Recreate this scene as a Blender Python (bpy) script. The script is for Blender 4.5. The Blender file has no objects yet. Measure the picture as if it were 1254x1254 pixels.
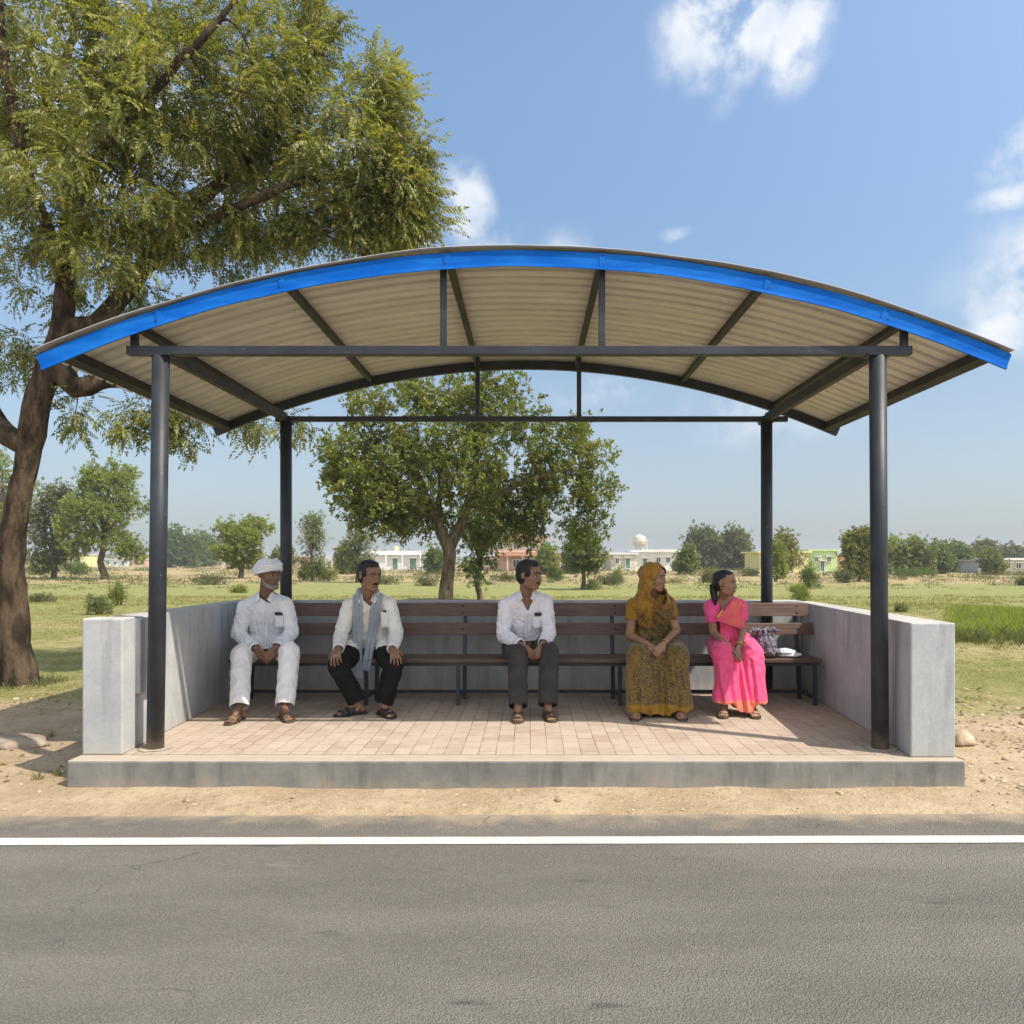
import bpy, bmesh, math, random
import numpy as np
from mathutils import Vector, Matrix, noise as mnoise
from mathutils.bvhtree import BVHTree

random.seed(7)
RNG = np.random.default_rng(7)
SC = bpy.context.scene
COL = SC.collection
FPX, VX, HY, EYE, IMG = 900.0, 650.0, 688.0, 1.59, 1254.0
FLOOR = 0.19


def at(px, py, Y):
    """a point at distance Y from the photographer's spot, from a bearing measured in the photograph"""
    return Vector(((px - VX) / FPX * Y, Y, EYE - (py - HY) / FPX * Y))


def ground_y(py):
    return EYE * FPX / (py - HY)


# ------------------------------------------------------------------ materials
def new_mat(name):
    m = bpy.data.materials.new(name)
    m.use_nodes = True
    nt = m.node_tree
    nt.nodes.clear()
    out = nt.nodes.new('ShaderNodeOutputMaterial')
    return m, nt, out


class NB:
    """small node builder"""
    def __init__(s, nt):
        s.nt = nt

    def n(s, kind, **kw):
        nd = s.nt.nodes.new(kind)
        for k, v in kw.items():
            setattr(nd, k, v)
        return nd

    def l(s, a, b):
        s.nt.links.new(a, b)

    def math(s, op, a, b=None, c=None, clamp=False):
        nd = s.n('ShaderNodeMath', operation=op)
        nd.use_clamp = clamp
        for i, v in enumerate((a, b, c)):
            if v is None:
                continue
            if isinstance(v, (int, float)):
                nd.inputs[i].default_value = v
            else:
                s.l(v, nd.inputs[i])
        return nd.outputs[0]

    def noise(s, vec, scale, detail=5, rough=0.55, dist=0.0):
        nd = s.n('ShaderNodeTexNoise')
        nd.inputs['Scale'].default_value = scale
        nd.inputs['Detail'].default_value = detail
        nd.inputs['Roughness'].default_value = rough
        nd.inputs['Distortion'].default_value = dist
        if vec is not None:
            s.l(vec, nd.inputs['Vector'])
        return nd.outputs['Fac']

    def mapping(s, vec, scale=(1, 1, 1), rot=(0, 0, 0), loc=(0, 0, 0)):
        nd = s.n('ShaderNodeMapping')
        nd.inputs['Scale'].default_value = scale
        nd.inputs['Rotation'].default_value = rot
        nd.inputs['Location'].default_value = loc
        s.l(vec, nd.inputs['Vector'])
        return nd.outputs[0]

    def smooth(s, v, lo, hi):
        nd = s.n('ShaderNodeMapRange', interpolation_type='SMOOTHSTEP')
        nd.inputs['From Min'].default_value = lo
        nd.inputs['From Max'].default_value = hi
        s.l(v, nd.inputs['Value'])
        return nd.outputs[0]

    def remap(s, v, lo, hi, a, b):
        nd = s.n('ShaderNodeMapRange')
        nd.inputs['From Min'].default_value = lo
        nd.inputs['From Max'].default_value = hi
        nd.inputs['To Min'].default_value = a
        nd.inputs['To Max'].default_value = b
        s.l(v, nd.inputs['Value'])
        return nd.outputs[0]

    def mix(s, fac, a, b, blend='MIX'):
        nd = s.n('ShaderNodeMix', data_type='RGBA', blend_type=blend)
        nd.clamp_factor = True
        if isinstance(fac, (int, float)):
            nd.inputs[0].default_value = fac
        else:
            s.l(fac, nd.inputs[0])
        for i, v in ((6, a), (7, b)):
            if isinstance(v, (tuple, list)):
                nd.inputs[i].default_value = (v[0], v[1], v[2], 1)
            else:
                s.l(v, nd.inputs[i])
        return nd.outputs[2]

    def bump(s, h, strength, dist=0.01, prev=None):
        nd = s.n('ShaderNodeBump')
        nd.inputs['Strength'].default_value = strength
        nd.inputs['Distance'].default_value = dist
        s.l(h, nd.inputs['Height'])
        if prev is not None:
            s.l(prev, nd.inputs['Normal'])
        return nd.outputs[0]

    def val(s, col, f):
        """multiply a colour by a scalar socket"""
        nd = s.n('ShaderNodeVectorMath', operation='SCALE')
        s.l(col, nd.inputs[0])
        if isinstance(f, (int, float)):
            nd.inputs['Scale'].default_value = f
        else:
            s.l(f, nd.inputs['Scale'])
        return nd.outputs[0]

    def principled(s, out, col, rough=0.8, normal=None, metallic=0.0, spec=0.4, **kw):
        p = s.n('ShaderNodeBsdfPrincipled')
        if isinstance(col, (tuple, list)):
            p.inputs['Base Color'].default_value = (col[0], col[1], col[2], 1)
        else:
            s.l(col, p.inputs['Base Color'])
        if isinstance(rough, (int, float)):
            p.inputs['Roughness'].default_value = rough
        else:
            s.l(rough, p.inputs['Roughness'])
        p.inputs['Metallic'].default_value = metallic
        p.inputs['Specular IOR Level'].default_value = spec
        for k, v in kw.items():
            p.inputs[k].default_value = v
        if normal is not None:
            s.l(normal, p.inputs['Normal'])
        s.l(p.outputs[0], out.inputs['Surface'])
        return p


def M(name, c1, c2=None, scale=4.0, rough=0.75, bump=0.0, bscale=60.0, spec=0.35, metallic=0.0,
      stretch=(1, 1, 1), lo=0.38, hi=0.64, fine=0.12, bdist=0.01, **kw):
    m, nt, out = new_mat(name)
    b = NB(nt)
    tc = b.n('ShaderNodeTexCoord')
    vec = b.mapping(tc.outputs['Object'], scale=stretch)
    c2 = c2 or c1
    f = b.smooth(b.noise(vec, scale, 7, 0.6), lo, hi)
    col = b.mix(f, c1, c2)
    g = b.noise(vec, scale * 9, 4, 0.6)
    col = b.val(col, b.remap(g, 0.25, 0.75, 1 - fine, 1 + fine))
    nrm = None
    if bump:
        nrm = b.bump(b.noise(vec, bscale, 6, 0.65), bump, bdist)
    b.principled(out, col, rough, nrm, metallic, spec, **kw)
    return m


def leaf_mat(name, dark, light, trans=0.35, clump=0.9, warm=(0.2, 0.15, 0.05), warm_amt=0.15):
    m, nt, out = new_mat(name)
    b = NB(nt)
    geo = b.n('ShaderNodeNewGeometry')
    tc = b.n('ShaderNodeTexCoord')
    n1 = b.noise(tc.outputs['Object'], clump, 3, 0.6)
    rnd = geo.outputs['Random Per Island']
    f = b.math('ADD', b.math('MULTIPLY', b.smooth(n1, 0.3, 0.7), 0.6), b.math('MULTIPLY', rnd, 0.45), clamp=True)
    col = b.mix(f, dark, light)
    w = b.math('GREATER_THAN', b.math('FRACT', b.math('MULTIPLY', rnd, 13.7)), 1 - warm_amt)
    col = b.mix(b.math('MULTIPLY', w, 0.75), col, warm)
    d = b.n('ShaderNodeBsdfPrincipled')
    b.l(col, d.inputs['Base Color'])
    d.inputs['Roughness'].default_value = 0.5
    d.inputs['Specular IOR Level'].default_value = 0.5
    t = b.n('ShaderNodeBsdfTranslucent')
    b.l(b.mix(1.0, col, (1.15, 1.1, 0.5), 'MULTIPLY'), t.inputs['Color'])
    mx = b.n('ShaderNodeMixShader')
    mx.inputs[0].default_value = trans
    b.l(d.outputs[0], mx.inputs[1])
    b.l(t.outputs[0], mx.inputs[2])
    b.l(mx.outputs[0], out.inputs['Surface'])
    return m


# ------------------------------------------------------------------ objects
def tag(o, label=None, cat=None, group=None, kind=None):
    if label:
        o['label'] = label
    if cat:
        o['category'] = cat
    if group:
        o['group'] = group
    if kind:
        o['kind'] = kind
    return o


def world_loc(o):
    v = Vector((0, 0, 0))
    while o is not None:
        v = v + o.location
        o = o.parent
    return v


def empty(name, loc=(0, 0, 0)):
    o = bpy.data.objects.new(name, None)
    o.empty_display_size = 0.2
    o.location = loc
    COL.objects.link(o)
    return o


def link_mesh(name, me, mat=None, parent=None):
    o = bpy.data.objects.new(name, me)
    COL.objects.link(o)
    if mat is not None:
        me.materials.append(mat)
    if parent is not None:
        o.parent = parent
    return o


def np_mesh(name, V, F, smooth=False):
    V = np.asarray(V, dtype=np.float32)
    F = np.asarray(F, dtype=np.int32)
    me = bpy.data.meshes.new(name)
    k = F.shape[1]
    me.vertices.add(len(V))
    me.vertices.foreach_set('co', V.ravel())
    me.loops.add(F.size)
    me.loops.foreach_set('vertex_index', F.ravel())
    me.polygons.add(len(F))
    me.polygons.foreach_set('loop_start', np.arange(0, F.size, k, dtype=np.int32))
    me.polygons.foreach_set('loop_total', np.full(len(F), k, dtype=np.int32))
    if smooth:
        me.polygons.foreach_set('use_smooth', np.ones(len(F), dtype=bool))
    me.update(calc_edges=True)
    return me


class MB:
    """collects shapes given in world space, links them as ONE mesh object"""
    def __init__(s):
        s.v, s.f = [], []

    def add(s, vs, fs):
        o = len(s.v)
        s.v += [Vector(v) for v in vs]
        s.f += [[i + o for i in f] for f in fs]

    def hexa(s, bot, top):
        """bot, top: four points each, counter-clockwise seen from above"""
        s.add(list(bot) + list(top), [(3, 2, 1, 0), (4, 5, 6, 7), (0, 1, 5, 4), (1, 2, 6, 5), (2, 3, 7, 6), (3, 0, 4, 7)])

    def box(s, x0, x1, y0, y1, z0, z1):
        s.hexa([(x0, y0, z0), (x1, y0, z0), (x1, y1, z0), (x0, y1, z0)], [(x0, y0, z1), (x1, y0, z1), (x1, y1, z1), (x0, y1, z1)])

    def prism(s, foot, z0, z1):
        n = len(foot)
        vs = [(p[0], p[1], z0) for p in foot] + [(p[0], p[1], z1) for p in foot]
        fs = [tuple(range(n - 1, -1, -1)), tuple(range(n, 2 * n))]
        fs += [(i, (i + 1) % n, n + (i + 1) % n, n + i) for i in range(n)]
        s.add(vs, fs)

    def bar(s, p0, p1, w, h, up=(0, 0, 1)):
        p0, p1 = Vector(p0), Vector(p1)
        d = (p1 - p0).normalized()
        r = d.cross(Vector(up)).normalized()
        u = r.cross(d).normalized()
        q = [(-w / 2, -h / 2), (w / 2, -h / 2), (w / 2, h / 2), (-w / 2, h / 2)]
        vs = [p0 + r * a + u * c for a, c in q] + [p1 + r * a + u * c for a, c in q]
        s.add(vs, [(0, 1, 2, 3), (7, 6, 5, 4), (1, 0, 4, 5), (2, 1, 5, 6), (3, 2, 6, 7), (0, 3, 7, 4)])

    def tube(s, pts, radii, n=12, cap=True):
        pts = [Vector(p) for p in pts]
        if not hasattr(radii, '__len__'):
            radii = [radii] * len(pts)
        o = len(s.v)
        ref = None
        for i, p in enumerate(pts):
            a = pts[max(i - 1, 0)]
            c = pts[min(i + 1, len(pts) - 1)]
            d = (c - a).normalized()
            if ref is None:
                ref = Vector((1, 0, 0)) if abs(d.x) < 0.8 else Vector((0, 1, 0))
            r = (ref - d * ref.dot(d)).normalized()
            ref = r
            u = d.cross(r)
            for k in range(n):
                t = 2 * math.pi * k / n
                s.v.append(p + (r * math.cos(t) + u * math.sin(t)) * radii[i])
        for i in range(len(pts) - 1):
            for k in range(n):
                k2 = (k + 1) % n
                s.f.append([o + i * n + k, o + i * n + k2, o + (i + 1) * n + k2, o + (i + 1) * n + k])
        if cap:
            s.f.append([o + k for k in range(n - 1, -1, -1)])
            e = o + (len(pts) - 1) * n
            s.f.append([e + k for k in range(n)])

    def ellipsoid(s, c, rad, seg=16, rings=10, frame=None):
        c = Vector(c)
        fr = frame or (Vector((1, 0, 0)), Vector((0, 1, 0)), Vector((0, 0, 1)))
        o = len(s.v)
        for i in range(rings + 1):
            ph = math.pi * i / rings - math.pi / 2
            for k in range(seg):
                t = 2 * math.pi * k / seg
                a = (math.cos(ph) * math.cos(t) * rad[0], math.cos(ph) * math.sin(t) * rad[1], math.sin(ph) * rad[2])
                s.v.append(c + fr[0] * a[0] + fr[1] * a[1] + fr[2] * a[2])
        for i in range(rings):
            for k in range(seg):
                k2 = (k + 1) % seg
                s.f.append([o + i * seg + k, o + i * seg + k2, o + (i + 1) * seg + k2, o + (i + 1) * seg + k])

    def build(s, name, mat, parent=None, smooth=False, bevel=0.0, loc=None):
        off = world_loc(parent) if parent is not None else (Vector(loc) if loc is not None else Vector((0, 0, 0)))
        me = bpy.data.meshes.new(name)
        me.from_pydata([v - off for v in s.v], [], s.f)
        if smooth:
            me.polygons.foreach_set('use_smooth', [True] * len(me.polygons))
        me.update()
        o = link_mesh(name, me, mat, parent)
        if loc is not None and parent is None:
            o.location = loc
        if bevel:
            bv = o.modifiers.new('bevel', 'BEVEL')
            bv.width = bevel
            bv.segments = 2
            bv.limit_method = 'ANGLE'
            bv.angle_limit = math.radians(40)
        return o


def fbm(p, s, o=4):
    return mnoise.fractal(Vector(p) * s, 0.9, 2.0, o)

# ------------------------------------------------------------------ camera, light, sky
cam_d = bpy.data.cameras.new('camera')
cam = bpy.data.objects.new('camera', cam_d)
COL.objects.link(cam)
cam.location = (0, 0, EYE)
cam.rotation_euler = (math.radians(90), 0, 0)
cam_d.sensor_width = 36
cam_d.lens = 36 * FPX / IMG
cam_d.shift_x = -(VX - IMG / 2) / IMG
cam_d.shift_y = (HY - IMG / 2) / IMG
cam_d.clip_end = 30000
cam_d.clip_start = 0.05
SC.camera = cam

SUN_DIR = Vector((0.655, -0.33, 1.0)).normalized()
SUN_EL = math.asin(SUN_DIR.z)
sun_d = bpy.data.lights.new('sun', 'SUN')
sun_d.energy = 4.4
sun_d.angle = math.radians(0.6)
sun_d.color = (1.0, 0.93, 0.82)
sun = bpy.data.objects.new('sun', sun_d)
COL.objects.link(sun)
sun.rotation_euler = SUN_DIR.to_track_quat('Z', 'Y').to_euler()
sun.location = (20, -10, 40)

world = bpy.data.worlds.new('World')
SC.world = world
world.use_nodes = True
wnt = world.node_tree
wnt.nodes.clear()
wb = NB(wnt)
wout = wb.n('ShaderNodeOutputWorld')
bg = wb.n('ShaderNodeBackground')
bg.inputs['Strength'].default_value = 0.15
sky = wb.n('ShaderNodeTexSky', sky_type='NISHITA')
sky.sun_disc = False
sky.sun_elevation = SUN_EL
sky.sun_rotation = math.atan2(SUN_DIR.x, SUN_DIR.y)
sky.air_density = 1.0
sky.dust_density = 2.6
sky.ozone_density = 2.2
tcw = wb.n('ShaderNodeTexCoord')
dirv = tcw.outputs['Generated']


def bearing(px, py):
    return Vector(((px - VX) / FPX, 1.0, -(py - HY) / FPX)).normalized()


CLOUDS = [((900, 28), 0.080, 0.050, 1.0), ((975, 45), 0.040, 0.055, 0.85), ((850, 60), 0.05, 0.03, 0.4), ((893, 118), 0.022, 0.022, 0.35), ((1270, 188), 0.042, 0.036, 1.0),
          ((1270, 235), 0.05, 0.016, 0.9), ((1260, 400), 0.075, 0.035, 0.8), ((572, 250), 0.036, 0.055, 0.8),
          ((640, 318), 0.10, 0.035, 0.55), ((828, 292), 0.02, 0.008, 0.30), ((930, 505), 0.16, 0.05, 0.4),
          ((740, 480), 0.09, 0.03, 0.35), ((100, 160), 0.3, 0.12, 0.6), ((1500, 300), 0.2, 0.1, 1.0), ((700, -260), 0.2, 0.06, 0.9)]
mask = None
wn = wb.n('ShaderNodeTexNoise')
wn.inputs['Scale'].default_value = 9.0
wn.inputs['Detail'].default_value = 4
wb.l(dirv, wn.inputs['Vector'])
warp = wb.n('ShaderNodeVectorMath', operation='MULTIPLY_ADD')
sub = wb.n('ShaderNodeVectorMath', operation='SUBTRACT')
wb.l(wn.outputs['Color'], sub.inputs[0])
sub.inputs[1].default_value = (0.5, 0.5, 0.5)
wb.l(sub.outputs[0], warp.inputs[0])
warp.inputs[1].default_value = (0.05, 0.05, 0.05)
wb.l(dirv, warp.inputs[2])
for (p, rx, rz, amt) in CLOUDS:
    c = bearing(*p)
    s1 = wb.n('ShaderNodeVectorMath', operation='SUBTRACT')
    wb.l(warp.outputs[0], s1.inputs[0])
    s1.inputs[1].default_value = c
    s2 = wb.n('ShaderNodeVectorMath', operation='MULTIPLY')
    wb.l(s1.outputs[0], s2.inputs[0])
    s2.inputs[1].default_value = (1 / rx, 1 / (rx * 1.5), 1 / rz)
    s3 = wb.n('ShaderNodeVectorMath', operation='LENGTH')
    wb.l(s2.outputs[0], s3.inputs[0])
    v = wb.math('MULTIPLY', wb.math('SUBTRACT', 1.25, s3.outputs['Value'], clamp=True), amt)
    mask = v if mask is None else wb.math('MAXIMUM', mask, v)
# unseen bright clouds behind the camera, added to fill the shade under the roof
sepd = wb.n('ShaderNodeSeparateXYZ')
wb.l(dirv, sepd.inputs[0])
fill_bank = wb.math('MULTIPLY', wb.smooth(wb.math('MULTIPLY', sepd.outputs['Y'], -1.0), 0.02, 0.40), 1.0)
mask = wb.math('MAXIMUM', mask, fill_bank)
cn = wb.noise(dirv, 15.0, 10, 0.60, 0.12)
dens = wb.math('MULTIPLY', mask, wb.smooth(cn, 0.26, 0.66))
cm = wb.math('MULTIPLY', wb.smooth(dens, 0.03, 0.62), 0.88)
cn2 = wb.noise(dirv, 9.0, 6, 0.6)
ccol = wb.mix(wb.smooth(cn2, 0.35, 0.65), (4.0, 4.35, 4.9), (5.3, 5.35, 5.4))
# thin high veil that whitens the low sky
sepw = wb.n('ShaderNodeSeparateXYZ')
wb.l(dirv, sepw.inputs[0])
veil = wb.math('MULTIPLY', wb.smooth(wb.math('MULTIPLY', sepw.outputs['Z'], -1.0), -0.42, 0.0), 0.55)
veil = wb.math('MULTIPLY', veil, wb.remap(wb.noise(dirv, 5.0, 5, 0.6), 0.3, 0.7, 0.75, 1.15))
SKYGAIN = 1.0
ccol = wb.val(ccol, wb.remap(fill_bank, 0.0, 1.0, 1.0, 1.3))  # the added clouds behind the camera are brightened further for fill light
skyc = wb.mix(veil, wb.mix(1.0, wb.val(sky.outputs[0], wb.remap(sepw.outputs['Z'], 0.22, 0.55, 1.0, 1.32)), (0.91, 0.965, 0.93), 'MULTIPLY'), (2.65, 2.82, 3.35))
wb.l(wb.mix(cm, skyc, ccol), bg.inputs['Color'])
wb.l(bg.outputs[0], wout.inputs['Surface'])

SC.view_settings.view_transform = 'Standard'
SC.view_settings.look = 'None'
SC.view_settings.gamma = 1
SC.view_settings.exposure = 0.4
SC.cycles.max_bounces = 8
SC.cycles.diffuse_bounces = 4
SC.cycles.transparent_max_bounces = 8
SC.cycles.volume_bounces = 1
SC.cycles.caustics_reflective = False
SC.cycles.caustics_refractive = False
SC.cycles.use_denoising = True

# ------------------------------------------------------------------ ground sheet
def ground_material():
    m, nt, out = new_mat('ground_earth_and_grass')
    b = NB(nt)
    geo = b.n('ShaderNodeNewGeometry')
    P = geo.outputs['Position']
    sp = b.n('ShaderNodeSeparateXYZ')
    b.l(P, sp.inputs[0])
    X, Y = sp.outputs['X'], sp.outputs['Y']
    n_big = b.noise(P, 0.35, 5, 0.6)
    n_mid = b.noise(P, 1.6, 6, 0.65)
    n_fine = b.noise(P, 14.0, 6, 0.7)
    n_tiny = b.noise(P, 70.0, 4, 0.7)
    # bare sandy soil
    soil = b.mix(b.smooth(n_mid, 0.35, 0.65), (0.40, 0.295, 0.185), (0.51, 0.395, 0.265))
    soil = b.mix(b.math('MULTIPLY', b.smooth(n_fine, 0.50, 0.68), 0.65), soil, (0.29, 0.205, 0.125))
    soil = b.mix(b.math('MULTIPLY', b.smooth(b.noise(P, 5.5, 5, 0.7), 0.56, 0.70), 0.4), soil, (0.31, 0.235, 0.155))
    soil = b.val(soil, b.remap(n_tiny, 0.3, 0.7, 0.88, 1.12))
    # trampled short grass
    green = b.mix(b.smooth(n_fine, 0.35, 0.65), (0.15, 0.165, 0.045), (0.26, 0.245, 0.085))
    dry = b.mix(b.smooth(n_fine, 0.35, 0.65), (0.30, 0.245, 0.115), (0.41, 0.335, 0.17))
    patch = b.math('ADD', b.math('MULTIPLY', n_big, 0.55), b.math('MULTIPLY', n_mid, 0.45))
    turf = b.mix(b.smooth(patch, 0.42, 0.62), green, dry)
    # distance bands: green strip, then dry scrub
    far_n = b.noise(b.mapping(P, scale=(0.25, 1, 1)), 0.06, 5, 0.6)
    yy = b.math('ADD', Y, b.math('MULTIPLY', b.math('SUBTRACT', far_n, 0.5), 26.0))
    band = b.mix(b.smooth(n_mid, 0.4, 0.6), (0.195, 0.205, 0.066), (0.27, 0.26, 0.10))
    scrub = b.mix(b.smooth(b.noise(b.mapping(P, scale=(0.3, 1, 1)), 0.12, 6, 0.65), 0.48, 0.68), (0.36, 0.27, 0.14), (0.18, 0.185, 0.075))
    scrub = b.val(scrub, b.remap(n_fine, 0.3, 0.7, 0.85, 1.1))
    gcol = b.mix(b.smooth(yy, 17, 27), turf, band)
    gcol = b.mix(b.smooth(yy, 46, 60), gcol, scrub)
    edge = b.math('ADD', Y, b.math('MULTIPLY', b.math('SUBTRACT', n_mid, 0.5), 2.2))
    edge = b.math('ADD', edge, b.math('MULTIPLY', b.math('SUBTRACT', n_fine, 0.5), 1.3))
    side = b.math('MULTIPLY', b.smooth(b.math('MULTIPLY', X, -1), 1.0, 5.0), 0.7)
    fac = b.smooth(b.math('SUBTRACT', edge, side), 7.4, 8.0)
    col = b.mix(fac, soil, gcol)
    h = b.math('ADD', b.math('MULTIPLY', n_fine, 0.7), b.math('MULTIPLY', n_tiny, 0.3))
    nrm = b.bump(h, 1.0, 0.045)
    b.principled(out, col, 0.95, nrm, 0, 0.15)
    return m


def ground_z(x, y):
    z = 0.0
    if y < 4.75:
        z = -0.03 * min(1, (4.75 - y) / 0.15)
    z += 0.018 * fbm((x, y, 0), 2.6, 3) * min(1, max(0, (y - 4.5) / 0.3)) if y < 40 else 0
    if 8.5 < y < 400:
        z += 0.10 * mnoise.noise(Vector((x * 0.12, y * 0.12, 3))) * min(1, (y - 8.5) / 6)
    if -3.9 < x < 3.7 and 4.9 < y < 8.6:
        z = min(z, 0.012)
    return z


xs = np.concatenate([[-6000, -2500, -1000, -450, -220, -120, -70, -45], np.arange(-32, -12, 2.0), np.arange(-12, 12, 0.12), np.arange(12, 33, 2.0), [45, 70, 120, 220, 450, 1000, 2500, 6000]])
ys = np.concatenate([[-120, -50, -15, -4, 1, 3.5], np.arange(4.4, 11, 0.09), np.arange(11, 20, 0.5), np.arange(20, 60, 2.5), [65, 75, 90, 110, 140, 180, 240, 330, 450, 700, 1200, 2500, 7000]])
GV = [(x, y, ground_z(x, y)) for y in ys for x in xs]
nx = len(xs)
GF = [(j * nx + i, j * nx + i + 1, (j + 1) * nx + i + 1, (j + 1) * nx + i) for j in range(len(ys) - 1) for i in range(nx - 1)]
MAT_GROUND = ground_material()
tag(link_mesh('ground', np_mesh('ground', GV, GF, True), MAT_GROUND), kind='structure')


# ------------------------------------------------------------------ road
def asphalt():
    m, nt, out = new_mat('worn_asphalt')
    b = NB(nt)
    geo = b.n('ShaderNodeNewGeometry')
    P = geo.outputs['Position']
    agg = b.noise(P, 88, 4, 0.8)
    vor = b.n('ShaderNodeTexVoronoi')
    vor.inputs['Scale'].default_value = 115
    b.l(P, vor.inputs['Vector'])
    stone = vor.outputs['Distance']
    big = b.noise(b.mapping(P, scale=(0.35, 1.3, 1)), 1.1, 6, 0.65)
    col = b.mix(b.smooth(big, 0.35, 0.68), (0.148, 0.133, 0.112), (0.214, 0.194, 0.165))
    col = b.mix(b.math('MULTIPLY', b.smooth(agg, 0.50, 0.68), 0.6), col, (0.33, 0.298, 0.248))
    col = b.mix(b.math('MULTIPLY', b.smooth(stone, 0.25, 0.6), 0.45), col, (0.07, 0.064, 0.058))
    # dark drips and scuffs drawn out along the traffic
    sc = b.noise(b.mapping(P, scale=(0.9, 3.5, 1)), 1.7, 3, 0.5)
    col = b.mix(b.math('MULTIPLY', b.smooth(sc, 0.66, 0.74), 0.6), col, (0.055, 0.05, 0.046))
    pale = b.noise(b.mapping(P, scale=(0.6, 2.2, 1)), 2.9, 4, 0.6)
    col = b.mix(b.math('MULTIPLY', b.smooth(pale, 0.66, 0.76), 0.45), col, (0.33, 0.29, 0.24))
    sp = b.n('ShaderNodeSeparateXYZ')
    b.l(P, sp.inputs[0])
    dust = b.smooth(b.math('ADD', sp.outputs['Y'], b.math('MULTIPLY', b.math('SUBTRACT', b.noise(P, 3.0, 6, 0.7), 0.5), 0.8)), 4.36, 4.74)
    col = b.mix(b.math('MULTIPLY', dust, 0.8), col, (0.42, 0.33, 0.22))
    ck = b.n('ShaderNodeTexVoronoi')
    ck.feature = 'DISTANCE_TO_EDGE'
    ck.inputs['Scale'].default_value = 0.55
    wv = b.n('ShaderNodeVectorMath', operation='ADD')
    wn_ = b.n('ShaderNodeTexNoise')
    wn_.inputs['Scale'].default_value = 2.5
    wn_.inputs['Detail'].default_value = 6
    b.l(P, wn_.inputs['Vector'])
    b.l(P, wv.inputs[0]); b.l(wn_.outputs['Color'], wv.inputs[1])
    b.l(wv.outputs[0], ck.inputs['Vector'])
    crack = b.math('MULTIPLY', b.smooth(b.math('MULTIPLY', ck.outputs['Distance'], -1), -0.006, -0.0015), b.smooth(b.noise(P, 0.8, 3, .5), 0.50, 0.60))
    col = b.mix(b.math('MULTIPLY', crack, 0.55), col, (0.05, 0.046, 0.042))
    track = b.noise(b.mapping(P, scale=(0.05, 1.6, 1)), 1.0, 3, 0.5)
    col = b.val(col, b.remap(track, 0.35, 0.65, 0.93, 1.06))
    h = b.math('SUBTRACT', b.math('MULTIPLY', agg, 0.6), b.math('MULTIPLY', stone, 0.8))
    nrm = b.bump(h, 1.0, 0.008)
    b.principled(out, col, 0.88, nrm, 0, 0.3)
    return m


def road_paint():
    m, nt, out = new_mat('road_marking_paint')
    b = NB(nt)
    P = b.n('ShaderNodeNewGeometry').outputs['Position']
    col = b.mix(b.smooth(b.noise(P, 6, 6, 0.65), 0.35, 0.7), (0.46, 0.45, 0.42), (0.57, 0.56, 0.53))
    col = b.mix(b.smooth(b.noise(P, 75, 5, 0.75), 0.60, 0.72), col, (0.36, 0.34, 0.30))
    col = b.mix(b.math('MULTIPLY', b.smooth(b.noise(P, 22, 6, 0.75), 0.55, 0.68), 0.6), col, (0.36, 0.34, 0.30))
    b.principled(out, col, 0.8, b.bump(b.noise(P, 95, 3, 0.7), 0.5, 0.004), 0, 0.3)
    return m


YAW = 0.0068
MAT_ASPH = asphalt()
rx = np.concatenate([[-400, -100, -30], np.arange(-12, 12.01, 0.08), [30, 100, 400]])
edge = [4.635 + YAW * x + (0.028 * fbm((x, 0, 1), 3.0, 4) if abs(x) < 13 else 0) for x in rx]
RV, RF = [], []
cols = [-3.6, 0.0, 3.5, 4.3, 4.58]
for x, e in zip(rx, edge):
    for c in cols:
        RV.append((x, c + YAW * x, 0.006))
    RV.append((x, e, -0.006))
nc = len(cols) + 1
for i in range(len(rx) - 1):
    for k in range(nc - 1):
        a = i * nc + k
        RF.append((a, a + nc, a + nc + 1, a + 1))
tag(link_mesh('road', np_mesh('road', RV, RF, True), MAT_ASPH), kind='structure')
mk = MB()
for i in range(160):
    x0, x1 = -12 + i * 0.15, -12 + (i + 1) * 0.15
    a0, a1 = [4.117 + YAW * x + 0.003 * fbm((x, 5, 1), 4, 3) for x in (x0, x1)]
    b0, b1 = [4.225 + YAW * x + 0.003 * fbm((x, 9, 1), 4, 3) for x in (x0, x1)]
    mk.add([(x0, a0, 0.0105), (x1, a1, 0.0105), (x1, b1, 0.0105), (x0, b0, 0.0105)], [(0, 1, 2, 3)])
for s in (-1, 1):
    mk.add([(s * 12, 4.117 + YAW * s * 12, 0.0105), (s * 400, 4.117 + YAW * s * 400, 0.0105), (s * 400, 4.225 + YAW * s * 400, 0.0105), (s * 12, 4.225 + YAW * s * 12, 0.0105)], [(0, 1, 2, 3)] if s > 0 else [(3, 2, 1, 0)])
tag(mk.build('road_marking', road_paint()), kind='structure')


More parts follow.
